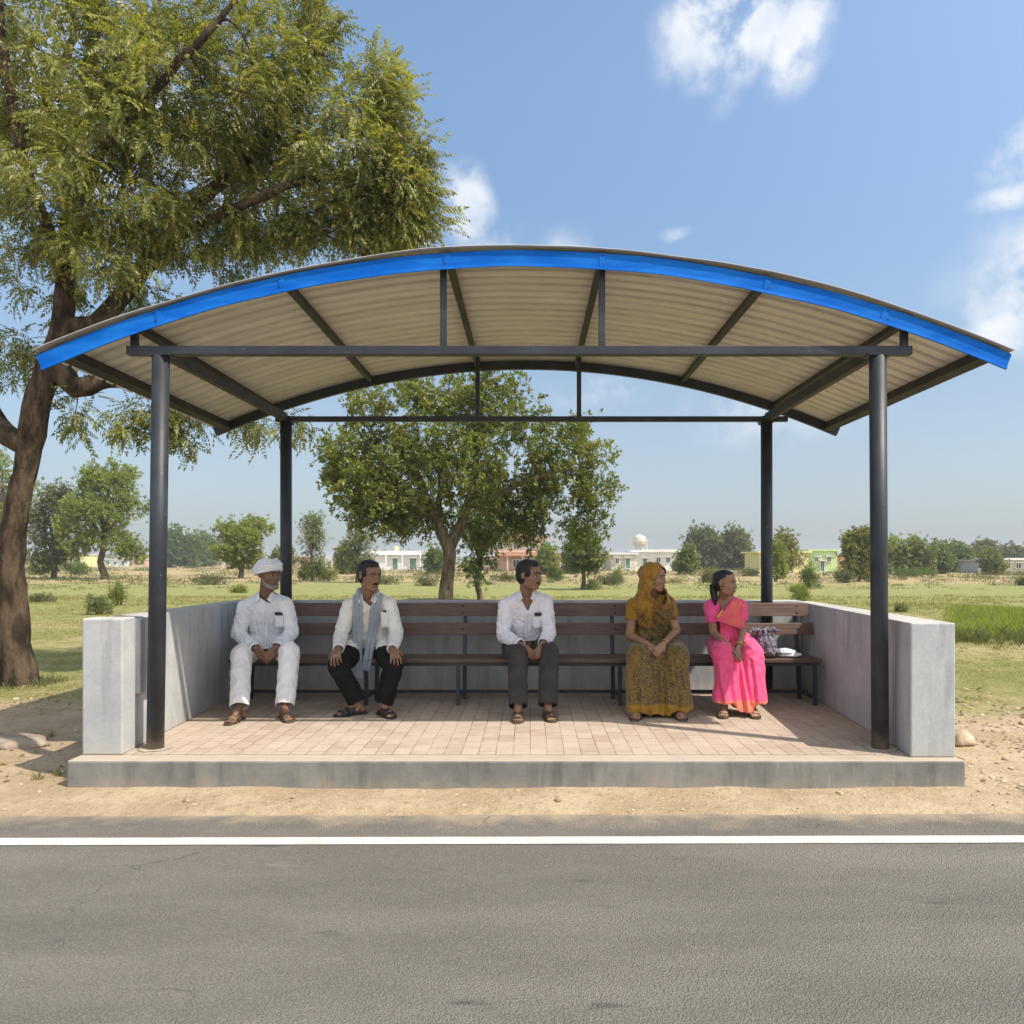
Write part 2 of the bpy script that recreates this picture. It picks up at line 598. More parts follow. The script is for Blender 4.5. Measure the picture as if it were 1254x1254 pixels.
# ------------------------------------------------------------------ bus shelter
def concrete(name, c1, c2, stain, dust=True, dz=(0.2, 0.35), top=0.0):
    m, nt, out = new_mat(name)
    b = NB(nt)
    P = b.n('ShaderNodeTexCoord').outputs['Object']
    big = b.noise(P, 1.6, 7, 0.65)
    col = b.mix(b.smooth(big, 0.35, 0.66), c1, c2)
    run = b.noise(b.mapping(P, scale=(5, 5, 0.7)), 1.6, 5, 0.6)
    col = b.mix(b.math('MULTIPLY', b.smooth(run, 0.48, 0.68), 0.62), col, stain)
    bl = b.noise(P, 5.5, 6, 0.7)
    col = b.mix(b.math('MULTIPLY', b.smooth(bl, 0.56, 0.76), 0.28), col, stain)
    sc_ = b.noise(b.mapping(P, scale=(9, 9, 1.2)), 2.3, 5, 0.7)
    col = b.mix(b.math('MULTIPLY', b.smooth(sc_, 0.60, 0.74), 0.22), col, (0.60, 0.60, 0.58))
    col = b.val(col, b.remap(b.noise(P, 38, 5, 0.7), 0.3, 0.7, 0.93, 1.06))
    if dust:
        sp = b.n('ShaderNodeSeparateXYZ')
        b.l(P, sp.inputs[0])
        hz = b.math('ADD', sp.outputs['Z'], b.math('MULTIPLY', b.math('SUBTRACT', bl, 0.5), 0.35))
        col = b.mix(b.math('MULTIPLY', b.smooth(b.math('MULTIPLY', hz, -1), -dz[1], -dz[0] + 0.1), 0.45), col, (0.42, 0.34, 0.24))
    if top:
        gn = b.n('ShaderNodeSeparateXYZ')
        b.l(b.n('ShaderNodeNewGeometry').outputs['Normal'], gn.inputs[0])
        lay = b.math('MULTIPLY', b.smooth(gn.outputs['Z'], 0.6, 0.95), b.remap(bl, 0.3, 0.7, top * .7, top))
        col = b.mix(lay, col, (0.47, 0.385, 0.29))
    pits = b.noise(P, 22, 4, 0.6)
    nrm = b.bump(b.noise(P, 90, 5, 0.7), 0.25, 0.006, b.bump(b.smooth(pits, 0.62, 0.8), -0.35, 0.008))
    b.principled(out, col, 0.85, nrm, 0, 0.25)
    return m


MAT_WALL = concrete('grey_wall_plaster', (0.37, 0.385, 0.395), (0.48, 0.485, 0.48), (0.27, 0.285, 0.30), top=.4)
MAT_PLAT = concrete('platform_concrete', (0.165, 0.165, 0.155), (0.25, 0.243, 0.225), (0.105, 0.107, 0.105), True, (0.0, 0.10), .85)


def paving_mat():
    m, nt, out = new_mat('terracotta_paving')
    b = NB(nt)
    P = b.n('ShaderNodeNewGeometry').outputs['Position']
    br = b.n('ShaderNodeTexBrick')
    br.offset = 0.5
    br.inputs['Scale'].default_value = 1.0
    br.inputs['Brick Width'].default_value = 0.20
    br.inputs['Row Height'].default_value = 0.125
    br.inputs['Mortar Size'].default_value = 0.0045
    br.inputs['Mortar Smooth'].default_value = 0.3
    br.inputs['Bias'].default_value = 0.0
    br.inputs['Color1'].default_value = (0.355, 0.270, 0.210, 1)
    br.inputs['Color2'].default_value = (0.435, 0.345, 0.275, 1)
    br.inputs['Mortar'].default_value = (0.22, 0.155, 0.11, 1)
    wob = b.n('ShaderNodeVectorMath', operation='ADD')
    nz = b.n('ShaderNodeTexNoise')
    nz.inputs['Scale'].default_value = 6
    b.l(P, nz.inputs['Vector'])
    sc = b.n('ShaderNodeVectorMath', operation='SCALE')
    b.l(nz.outputs['Color'], sc.inputs[0])
    sc.inputs['Scale'].default_value = 0.012
    b.l(b.mapping(P, rot=(0, 0, math.radians(90))), wob.inputs[0])
    b.l(sc.outputs[0], wob.inputs[1])
    b.l(wob.outputs[0], br.inputs['Vector'])
    col = br.outputs['Color']
    d = b.noise(P, 2.2, 7, 0.65)
    col = b.mix(b.math('MULTIPLY', b.smooth(d, 0.40, 0.66), 0.65), col, (0.46, 0.375, 0.29))
    col = b.mix(b.math('MULTIPLY', b.smooth(b.noise(P, 9, 6, 0.7), 0.58, 0.75), 0.35), col, (0.27, 0.19, 0.14))
    col = b.val(col, b.remap(b.noise(P, 60, 4, 0.7), 0.3, 0.7, 0.92, 1.08))
    inv = b.math('SUBTRACT', 1.0, br.outputs['Fac'])
    nrm = b.bump(inv, 0.6, 0.006, b.bump(b.noise(P, 80, 4, 0.7), 0.2, 0.004))
    b.principled(out, col, 0.85, nrm, 0, 0.25)
    return m


MAT_PAVE = paving_mat()
def chipped_steel(name, dusty):
    m, nt, out = new_mat(name)
    b = NB(nt)
    P = b.n('ShaderNodeTexCoord').outputs['Object']
    col = b.mix(b.smooth(b.noise(P, 3, 6, .6), .38, .64), (0.019, 0.023, 0.030), (0.032, 0.038, 0.047))
    col = b.mix(b.math('MULTIPLY', b.smooth(b.noise(b.mapping(P, scale=(6, 6, .8)), 2.0, 5, .65), .55, .75), .35), col, (0.075, 0.07, 0.065))
    col = b.mix(b.math('MULTIPLY', b.smooth(b.noise(P, 34, 3, .6), .70, .74), .8), col, (0.22, 0.21, 0.20))
    col = b.mix(b.math('MULTIPLY', b.smooth(b.noise(P, 9, 5, .7), .68, .74), .6), col, (0.10, 0.05, 0.028))
    sp = b.n('ShaderNodeSeparateXYZ')
    b.l(P, sp.inputs[0])
    foot = b.smooth(b.math('ADD', b.math('MULTIPLY', sp.outputs['Z'], -1), b.math('MULTIPLY', b.noise(P, 12, 4, .6), .25)), -0.26, -0.04)
    col = b.mix(b.math('MULTIPLY', foot, dusty), col, (0.30, 0.24, 0.17))
    b.principled(out, col, 0.5, b.bump(b.noise(P, 30, 6, .65), .12, .01), 0, 0.4)
    return m


MAT_STEEL = chipped_steel('dark_blue_grey_painted_steel', .6)
MAT_BENCHSTEEL = chipped_steel('dark_bench_steel', 0.0)
MAT_RUST = M('dusty_steel', (0.024, 0.022, 0.020), (0.045, 0.039, 0.033), 5, rough=0.6, bump=0.1, bscale=40)
MAT_BLUE = M('blue_painted_fascia', (0.002, 0.105, 0.47), (0.010, 0.155, 0.56), 3.5, rough=0.6, bump=0.12, bscale=9, spec=0.06, stretch=(0.6, 1, 3), fine=0.05)
MAT_SHEET = M('beige_roof_sheet', (0.60, 0.565, 0.50), (0.70, 0.665, 0.60), 2.5, rough=0.5, spec=0.4, stretch=(0.3, 3, 1), fine=0.10, metallic=0.0)

XC, HWID, ZTOP, DROP = -0.05, 3.59, 3.90, 0.77


def arch_z(x):
    return ZTOP - DROP * ((x - XC) / HWID) ** 2


shelter = empty('bus_shelter', (0, 5.2, 0))
tag(shelter, 'open roadside bus shelter with a curved corrugated roof edged in blue', 'bus shelter')

mb = MB()
mb.box(-3.27, 3.06, 5.17, 8.3, -0.05, FLOOR)
platform = mb.build('platform', MAT_PLAT, shelter, bevel=0.014)
mb = MB()
mb.hexa([(-2.955, 5.325, FLOOR - 0.02), (2.712, 5.325, FLOOR - 0.02), (2.95, 7.998, FLOOR - 0.02), (-3.10, 7.998, FLOOR - 0.02)],
        [(-2.955, 5.325, FLOOR + 0.005), (2.712, 5.325, FLOOR + 0.005), (2.95, 7.998, FLOOR + 0.005), (-3.10, 7.998, FLOOR + 0.005)])
mb.build('paving', MAT_PAVE, platform)
mb = MB()
mb.prism([(-3.10, 8.002), (2.948, 8.002), (2.948, 8.2), (-3.10, 8.2)], FLOOR, 1.166)
mb.build('back_wall', MAT_WALL, shelter, bevel=0.008)
mb = MB()
mb.prism([(-3.235, 5.50), (-2.97, 5.50), (-3.103, 8.0), (-3.103, 8.2), (-3.27, 8.2)], FLOOR, 1.17)
lw = mb.build('side_wall', MAT_WALL, shelter, bevel=0.008)
mb = MB()
mb.box(-3.25, -2.957, 5.32, 5.502, FLOOR, 1.18)
mb.build('pillar', MAT_WALL, lw, bevel=0.012)
mb = MB()
mb.box(-2.99, -2.925, 5.505, 5.70, 0.60, 1.165)
mb.build('ledge', MAT_WALL, lw, bevel=0.008)
mb = MB()
mb.prism([(2.72, 5.26), (3.04, 5.26), (3.12, 8.2), (2.951, 8.2), (2.951, 8.0)], FLOOR, 1.152)
mb.build('side_wall', MAT_WALL, shelter, bevel=0.010)

# posts
POSTS = [((190 - VX) / 164, (197 - VX) / 164, 5.49), ((1078 - VX) / 164, (1075 - VX) / 164, 5.49),
         ((350.5 - VX) / 113.5, (350.5 - VX) / 113.5, 7.925), ((939 - VX) / 113.5, (938.5 - VX) / 113.5, 7.925)]
for i, (xb, xt, y) in enumerate(POSTS):
    mb = MB()
    mb.tube([(xb, y, FLOOR), (xt, y, 3.122 if i < 2 else 3.095)], 0.061, 24)
    p = mb.build('post', MAT_STEEL, shelter, smooth=False)
    me = p.data
    me.polygons.foreach_set('use_smooth', [len(f.vertices) == 4 for f in me.polygons])
    mb = MB()
    mb.box(xt - 0.085, xt + 0.085, y - 0.06, y + 0.06, 3.1225 if i < 2 else 3.0955, 3.130 if i < 2 else 3.1005)
    mb.build('cap_plate', MAT_STEEL, p)
    mb = MB()
    pts = []
    n = 18
    foot = [(xb + math.cos(2 * math.pi * k / n) * (0.115 + 0.02 * math.sin(3 * k)), y + math.sin(2 * math.pi * k / n) * (0.11 + 0.015 * math.cos(2 * k))) for k in range(n)]
    mb.prism(foot, FLOOR, FLOOR + 0.011)
    mb.build('footing', MAT_PLAT, p)

# beams along the front and the rear, and from front to rear over the posts
mb = MB(); mb.box((157 - VX) / 164, (1115 - VX) / 164, 5.455, 5.525, 3.1305, 3.195)
mb.build('beam', MAT_STEEL, shelter, bevel=0.004)
mb = MB(); mb.box((338 - VX) / 113.5, (964 - VX) / 113.5, 7.895, 7.955, 3.101, 3.155)
mb.build('beam', MAT_STEEL, shelter, bevel=0.004)
for x0, x1 in ((POSTS[0][1], POSTS[2][1]), (POSTS[1][1], POSTS[3][1])):
    mb = MB(); mb.bar((x0, 5.527, 3.168), (x1, 7.893, 3.140), 0.062, 0.085)
    mb.build('beam', MAT_RUST, shelter, bevel=0.004)
    mb = MB(); mb.bar((x1, 7.957, 3.137), (x1, 8.12, 3.135), 0.062, 0.075)
    mb.build('beam', MAT_RUST, shelter, bevel=0.004)
# uprights between beams and arches
for px, y, s, z0 in ((543, 5.49, 164, 3.196), (737, 5.49, 164, 3.196), (165, 5.49, 164, 3.196), (1107, 5.49, 164, 3.196), (585, 7.925, 113.5, 3.156), (709, 7.925, 113.5, 3.156)):
    x = (px - VX) / s
    mb = MB(); mb.box(x - 0.024, x + 0.024, y - 0.022, y + 0.022, z0, arch_z(x) - 0.018)
    mb.build('strut', MAT_STEEL, shelter, bevel=0.003)

# the curved roof
NA = 64
RY0, RY1 = 5.368, 8.53
prof = []
pitch, dep = 0.155, 0.034
y = RY0
while y < RY1 - 0.01:
    for t, z in ((0, 0), (0.60, 0), (0.66, 1), (0.92, 1)):
        yy = y + t * pitch
        if yy < RY1:
            prof.append((yy, z * dep))
    y += pitch
prof.append((RY1, 0))
V, F = [], []
for i in range(NA + 1):
    x = XC - HWID + 2 * HWID * i / NA
    for yy, dz in prof:
        wob = 0.010 * fbm((x * 0.5, yy * 0.6, 2), 1.3, 3) + (0.012 * fbm((x, 4, 2), 0.9, 3) if yy < 5.5 else 0)
        V.append((x, yy, arch_z(x) + dz + wob))
m_ = len(prof)
for i in range(NA):
    for k in range(m_ - 1):
        a = i * m_ + k
        F.append((a, a + m_, a + m_ + 1, a + 1))
V = np.array(V) - np.array(world_loc(shelter))
roof = link_mesh('roof', np_mesh('roof', V, F), MAT_SHEET, shelter)
roof.data.polygons.foreach_set('use_smooth', [False] * len(F))
so = roof.modifiers.new('sheet', 'SOLIDIFY')
so.thickness = 0.003
so.offset = 1


def arch_strip(y0, y1, top, bot, lean=0.0, x0=XC - HWID, x1=XC + HWID, n=48, wob=0.0):
    """a curved bar that follows the arch; top / bot are distances below the sheet"""
    vs, fs = [], []
    for i in range(n + 1):
        x = x0 + (x1 - x0) * i / n
        z = arch_z(x) + wob * fbm((x, y0, 7), 1.1, 3)
        sl = -2 * DROP * (x - XC) / HWID ** 2
        nx_, nz_ = -sl / math.hypot(1, sl), 1 / math.hypot(1, sl)
        for (d, yy) in ((top, y0), (bot, y0 + lean), (bot, y1 + lean), (top, y1)):
            vs.append((x - nx_ * d, yy, z - nz_ * d))
    for i in range(n):
        a = i * 4
        for k in range(4):
            k2 = (k + 1) % 4
            fs.append((a + k, a + k2, a + 4 + k2, a + 4 + k))
    fs += [(3, 2, 1, 0), (n * 4, n * 4 + 1, n * 4 + 2, n * 4 + 3)]
    o = MB()
    o.add(vs, fs)
    return o


fa = arch_strip(5.392, 5.402, 0.026, 0.145, -0.004, wob=0.012)
fa2 = arch_strip(5.380, 5.388, 0.124, 0.149, -0.004, wob=0.012)
fas = fa.build('fascia', MAT_BLUE, roof)
fa2.build('fascia_lip', MAT_BLUE, fas)
for x in (-2.75, -1.84, -0.62, 0.53, 1.75, 2.62):
    z = arch_z(x)
    jm = arch_strip(5.3865, 5.3915, 0.03, 0.122, -0.003, x - 0.022, x + 0.022, 2)
    jm.build('joint_plate', MAT_BLUE, fas)
    for dz in (0.045, 0.105):
        mb = MB(); mb.ellipsoid((x, 5.3855, z - dz), (0.007, 0.004, 0.007), 8, 6)
        mb.build('screw', MAT_STEEL, fas, True)
arch_strip(5.405, 5.445, 0.012, 0.075).build('arch_beam', MAT_STEEL, roof)
arch_strip(8.40, 8.45, 0.008, 0.105).build('arch_beam', MAT_STEEL, roof)
for x in (-3.50, -2.97, -1.84, -0.615, 0.53, 1.75, 2.80, 3.42):
    sl = -2 * DROP * (x - XC) / HWID ** 2
    mb = MB()
    up = Vector((-sl, 0, 1)).normalized()
    big = abs(x) > 3.3
    mb.bar(Vector((x, 5.447, arch_z(x))) - up * (0.05 if big else 0.036), Vector((x, 8.398, arch_z(x))) - up * (0.05 if big else 0.036), 0.075 if big else 0.05, 0.095 if big else 0.062, up)
    mb.build('purlin', MAT_RUST, roof)

# ------------------------------------------------------------------ bench
def wood(name, c1, c2):
    m, nt, out = new_mat(name)
    b = NB(nt)
    P = b.n('ShaderNodeTexCoord').outputs['Object']
    g = b.noise(b.mapping(P, scale=(1.2, 22, 22)), 3.0, 6, 0.65, 0.6)
    col = b.mix(b.smooth(g, 0.32, 0.68), c1, c2)
    col = b.mix(b.math('MULTIPLY', b.smooth(b.noise(P, 4, 5, 0.6), 0.5, 0.7), 0.4), col, (0.19, 0.13, 0.095))
    nrm = b.bump(g, 0.25, 0.004)
    b.principled(out, col, 0.5, nrm, 0, 0.35)
    return m


MAT_WOOD = wood('brown_bench_wood', (0.075, 0.044, 0.032), (0.150, 0.092, 0.067))
bench = empty('bench', (0, 7.3, FLOOR))
tag(bench, 'long brown wooden bench on a dark metal frame along the back wall', 'bench')
BX0, BX1 = -2.93, 2.815
for y0, y1 in ((7.10, 7.30), (7.308, 7.50)):
    mb = MB(); mb.box(BX0, BX1, y0, y1, 0.615, 0.65)
    mb.build('seat', MAT_WOOD, bench, bevel=0.004)
BACK = [(-2.74, 2.86, 1.030, 1.165), (-2.70, 2.90, 0.842, 0.960)]
for x0, x1, z0, z1 in BACK:
    def yb(z):
        return 7.515 + 0.10 * (z - 0.65) / 0.5
    mb = MB()
    mb.hexa([(x0, yb(z0) - 0.03, z0), (x1, yb(z0) - 0.03, z0), (x1, yb(z0), z0), (x0, yb(z0), z0)],
            [(x0, yb(z1) - 0.03, z1), (x1, yb(z1) - 0.03, z1), (x1, yb(z1), z1), (x0, yb(z1), z1)])
    sl_ = mb.build('backrest_slat', MAT_WOOD, bench, bevel=0.005)
    for xl in (-0.70, 0.87, 2.74, -1.63):
        for zz in ((z0 + 0.035, z1 - 0.03) if z1 > 1.1 else ((z0 + z1) / 2,)):
            mb = MB(); mb.ellipsoid((xl, yb(zz) - 0.031, zz), (0.011, 0.006, 0.011), 10, 6)
            mb.build('bolt', MAT_BENCHSTEEL, sl_, smooth=True)
LEGX = (-2.88, -1.60, -0.705, 0.868, 2.765)
for xl in LEGX:
    mb = MB(); mb.box(xl - 0.018, xl + 0.018, 7.13, 7.166, FLOOR + 0.0055, 0.578)
    leg = mb.build('leg', MAT_BENCHSTEEL, bench, bevel=0.003)
    mb = MB(); mb.box(xl - 0.014, xl + 0.014, 7.168, 7.46, 0.255, 0.285)
    mb.build('leg_brace', MAT_BENCHSTEEL, leg)
    xr = xl + (0.03 if xl < 0 else -0.03)
    mb = MB()
    mb.hexa([(xr - 0.02, 7.465, FLOOR + 0.0055), (xr + 0.02, 7.465, FLOOR + 0.0055), (xr + 0.02, 7.50, FLOOR + 0.0055), (xr - 0.02, 7.50, FLOOR + 0.0055)],
            [(xr - 0.02, 7.505, 0.62), (xr + 0.02, 7.505, 0.62), (xr + 0.02, 7.54, 0.62), (xr - 0.02, 7.54, 0.62)])
    mb.hexa([(xr - 0.02, 7.505, 0.62), (xr + 0.02, 7.505, 0.62), (xr + 0.02, 7.54, 0.62), (xr - 0.02, 7.54, 0.62)],
            [(xr - 0.02, 7.62, 1.15), (xr + 0.02, 7.62, 1.15), (xr + 0.02, 7.65, 1.15), (xr - 0.02, 7.65, 1.15)])
    mb.build('leg', MAT_BENCHSTEEL, bench, bevel=0.003)
mb = MB(); mb.box(BX0 + 0.02, BX1 - 0.01, 7.125, 7.155, 0.580, 0.613)
mb.build('seat_rail', MAT_BENCHSTEEL, bench)
mb = MB(); mb.box(BX0 + 0.02, BX1 - 0.01, 7.463, 7.49, 0.580, 0.613)
mb.build('seat_rail', MAT_BENCHSTEEL, bench)
mb = MB(); mb.box(BX0 + 0.02, BX1 - 0.01, 7.44, 7.462, 0.262, 0.292)
mb.build('stretcher', MAT_BENCHSTEEL, bench)

# ------------------------------------------------------------------ vegetation
MAT_BARK = M('brown_bark', (0.036, 0.026, 0.018), (0.125, 0.088, 0.058), 5, rough=0.95, bump=1.0, bscale=11, stretch=(1.6, 1.6, 0.45), bdist=0.05, spec=0.1, fine=0.25)
MAT_BARK2 = M('pale_bark', (0.085, 0.065, 0.045), (0.185, 0.145, 0.10), 5, rough=0.95, bump=0.7, bscale=12, stretch=(1.6, 1.6, 0.5), bdist=0.04, spec=0.1, fine=0.25)
LEAF = {
    'neem': leaf_mat('neem_leaves', (0.070, 0.100, 0.018), (0.32, 0.335, 0.070), 0.44, 1.1, (0.44, 0.37, 0.17), 0.16),
    'mid': leaf_mat('tree_leaves', (0.065, 0.100, 0.018), (0.26, 0.285, 0.055), 0.42, 0.5, (0.32, 0.27, 0.07), 0.10),
    'deep': leaf_mat('deep_green_leaves', (0.075, 0.115, 0.026), (0.18, 0.24, 0.052), 0.44, 0.6, (0.12, 0.13, 0.04), 0.08),
    'fresh': leaf_mat('fresh_green_leaves', (0.14, 0.185, 0.030), (0.32, 0.365, 0.075), 0.46, 0.5, (0.20, 0.20, 0.06), 0.08),
    'pale': leaf_mat('pale_green_leaves', (0.11, 0.145, 0.052), (0.24, 0.27, 0.10), 0.4, 0.5, (0.22, 0.20, 0.10), 0.10),
    'olive': leaf_mat('olive_leaves', (0.095, 0.115, 0.042), (0.19, 0.20, 0.075), 0.42, 0.5, (0.15, 0.12, 0.06), 0.12),
    'yellow': leaf_mat('yellow_green_leaves', (0.13, 0.15, 0.030), (0.27, 0.26, 0.055), 0.36, 0.5, (0.30, 0.25, 0.06), 0.10),
}


def leaflet(base, axis, nrm, L, W):
    side = axis.cross(nrm).normalized()
    mid = base + axis * L * 0.45
    return [base, mid + side * W * 0.5, base + axis * L - nrm * L * 0.10, mid - side * W * 0.5]


def compound_template(n_pairs=6, L=1.0, lf=0.33, w=0.10, droop=0.5, seed=1):
    """one pinnate leaf: leaflets along a drooping stalk; unit length along +x, up +z"""
    r = random.Random(seed)
    vs = []
    for k in range(n_pairs):
        t = 0.16 + 0.80 * k / (n_pairs - 1)
        p = Vector((t * L, 0, -droop * t * t * L))
        tang = Vector((1, 0, -2 * droop * t)).normalized()
        for s in (-1, 1):
            ang = math.radians(58 - 26 * t + r.uniform(-10, 10))
            ax = (tang * math.cos(ang) + Vector((0, s, 0)) * math.sin(ang) + Vector((0, 0, -0.35))).normalized()
            up = Vector((0, 0, 1))
            nn = (up - ax * up.dot(ax)).normalized()
            vs += leaflet(p, ax, nn, lf * (1.1 - 0.35 * t) * r.uniform(.85, 1.15), w)
    p = Vector((L, 0, -droop * L))
    vs += leaflet(p, Vector((0.7, 0, -0.7)).normalized(), Vector((0.7, 0, 0.7)), lf, w)
    return np.array([list(v) for v in vs])


def cluster_template(n=9, size=1.0, lf=0.5, w=0.28, seed=2, up=0.2):
    """a twig end with simple leaves set round it"""
    r = random.Random(seed)
    vs = []
    for k in range(n):
        d = Vector((r.gauss(0.35, 0.6), r.gauss(0, 0.7), r.gauss(up, 0.6))).normalized()
        b = Vector((r.uniform(0, .5), r.uniform(-.25, .25), r.uniform(-.25, .25))) * size
        nn = Vector((r.gauss(0, .6), r.gauss(0, .6), 1))
        nn = (nn - d * nn.dot(d)).normalized()
        vs += leaflet(b, d, nn, lf * r.uniform(.7, 1.2), w * r.uniform(.8, 1.2))
    return np.array([list(v) for v in vs])


TPL = {'compound': [compound_template(6, seed=s, droop=d) for s, d in ((1, .15), (2, .4), (3, .8))],
       'round': [cluster_template(9, seed=s) for s in (4, 5, 6)],
       'fine': [cluster_template(14, lf=0.42, w=0.14, seed=s) for s in (7, 8, 9)],
       'coarse': [cluster_template(6, lf=0.75, w=0.45, seed=s) for s in (10, 11)]}


def scatter(tpl_list, pos, dirs, scale, rng, ups=None):
    """copies of leaf templates at pos, +x along dirs; returns one vertex array of quads"""
    out = []
    n = len(pos)
    which = rng.integers(0, len(tpl_list), n)
    d = dirs / (np.linalg.norm(dirs, axis=1, keepdims=True) + 1e-9)
    up = np.tile(np.array([0, 0, 1.0]), (n, 1)) + rng.normal(0, 0.45, (n, 3))
    s = np.cross(up, d)
    s /= np.linalg.norm(s, axis=1, keepdims=True) + 1e-9
    u = np.cross(d, s)
    R = np.stack([d, s, u], axis=2)
    for k, T in enumerate(tpl_list):
        ix = np.where(which == k)[0]
        if len(ix):
            W = np.einsum('nij,kj->nki', R[ix], T) * scale[ix][:, None, None] + pos[ix][:, None, :]
            out.append(W.reshape(-1, 3))
    return np.concatenate(out)


class Tree:
    def __init__(s, seed):
        s.rng = np.random.default_rng(seed)
        s.P, s.par, s.fix = [], [], []
        s.tips = []

    def limb(s, pts, radii, start=None):
        """a given limb: points with radii; start = index of the node it leaves"""
        prev = start
        pts = [Vector(p) for p in pts]
        ids = []
        for i in range(len(pts)):
            if i == 0 and start is not None:
                continue
            if i == 0:
                s.P.append(pts[0]); s.par.append(-1); s.fix.append(radii[0])
                prev = len(s.P) - 1
                ids.append(prev)
                continue
            a, b = pts[i - 1], pts[i]
            a0 = pts[i - 2] if i > 1 else a - (b - a)
            b1 = pts[i + 1] if i + 1 < len(pts) else b + (b - a)
            L = (b - a).length
            st = max(2, int(L / s.step))
            for k in range(1, st + 1):
                t = k / st
                q = 0.5 * ((2 * a) + (b - a0) * t + (2 * a0 - 5 * a + 4 * b - b1) * t * t + (3 * a - a0 - 3 * b + b1) * t ** 3)
                jit = Vector(s.rng.normal(0, 0.012 * L, 3)) if k < st else Vector((0, 0, 0))
                s.P.append(q + jit); s.par.append(prev); s.fix.append(radii[i - 1] + (radii[i] - radii[i - 1]) * t)
                prev = len(s.P) - 1
                ids.append(prev)
        return ids

    step = 0.3

    def near(s, p):
        A = np.array([list(q) for q in s.P])
        return int(np.argmin(((A - np.array(list(p))) ** 2).sum(1)))

    def grow(s, attractors, lift=0.12, first=0):
        """joins each attractor to the nearest wood so far, nearest first"""
        A = np.array(attractors)
        base = np.array([list(p) for p in s.P])
        d0 = np.min(((A[:, None, :] - base[None]) ** 2).sum(2), axis=1)
        for i in np.argsort(d0):
            p = A[i]
            B = np.array([list(q) for q in s.P])
            dd = np.sqrt(((B - p) ** 2).sum(1)) + 0.35 * np.maximum(0, B[:, 2] - p[2])
            dd[:first] += 99
            j = int(np.argmin(dd))
            q0, q1 = s.P[j], Vector(p)
            L = (q1 - q0).length
            if L < 0.03:
                continue
            pj = s.par[j]
            pd = (q0 - s.P[pj]).normalized() if pj >= 0 else Vector((0, 0, 1))
            c = q0 + pd * L * 0.3 + (q1 - q0) * 0.3 + Vector((0, 0, lift * L)) + Vector(s.rng.normal(0, 0.06 * L, 3))
            st = max(2, min(7, int(L / s.step) + 1))
            prev = j
            for k in range(1, st + 1):
                t = k / st
                s.P.append(q0 * (1 - t) ** 2 + c * 2 * t * (1 - t) + q1 * t * t)
                s.par.append(prev); s.fix.append(None)
                prev = len(s.P) - 1
            s.tips.append(prev)

    def wood(s, tip_r=0.006, power=2.2, bark=0.0):
        n = len(s.P)
        acc = [0.0] * n
        kids = [[] for _ in range(n)]
        for i in range(n - 1, -1, -1):
            if not kids[i]:
                acc[i] = tip_r ** power
            else:
                acc[i] = sum(acc[k] for k in kids[i])
            if s.par[i] >= 0:
                kids[s.par[i]].append(i)
        s.R = [(s.fix[i] if s.fix[i] is not None else acc[i] ** (1 / power)) for i in range(n)]
        for i in range(n):
            if s.fix[i] is None and s.par[i] >= 0:
                s.R[i] = min(s.R[i], s.R[s.par[i]] * 0.9)
        mb = MB()
        mb.rad = []
        done = set()
        for i in range(n):
            if s.par[i] == -1 or i not in done:
                start = s.par[i]
                ch = ([start] if start >= 0 else []) + [i]
                rr = ([min(s.R[start], s.R[i] * 1.25)] if start >= 0 else []) + [s.R[i]]
                done.add(i)
                j = i
                while kids[j]:
                    k = max(kids[j], key=lambda q: (s.R[q], -q))
                    if k in done:
                        break
                    ch.append(k); rr.append(s.R[k]); done.add(k)
                    j = k
                if len(ch) > 1:
                    nn = 26 if rr[0] > .12 else (8 if rr[0] > .03 else 5)
                    mb.tube([s.P[q] for q in ch], rr, nn, cap=False)
                    mb.rad += [r_ for r_ in rr for _ in range(nn)]
        if bark:
            # bosses and furrows of an old stem
            for i, v in enumerate(mb.v):
                n = mnoise.noise_vector(v * 2.3) * .55 + mnoise.noise_vector(v * 6.5) * .30 + mnoise.noise_vector(Vector((v.x * 16, v.y * 16, v.z * 3))) * .22
                k = min(1.0, max(0.0, mb.rad[i] / .2))
                mb.v[i] = v + n * bark * k
        return mb


def blob_points(blobs, rng, thin=0.0):
    """points inside ellipsoids, denser towards their surface; blobs: (centre, radii, n)"""
    out = []
    for c, r, n in blobs:
        u = rng.normal(0, 1, (n, 3))
        u /= np.linalg.norm(u, axis=1, keepdims=True)
        rad = rng.uniform(0.12, 1.0, n) ** 0.42
        out.append(np.array(list(c)) + u * rad[:, None] * np.array(r))
    return np.concatenate(out)


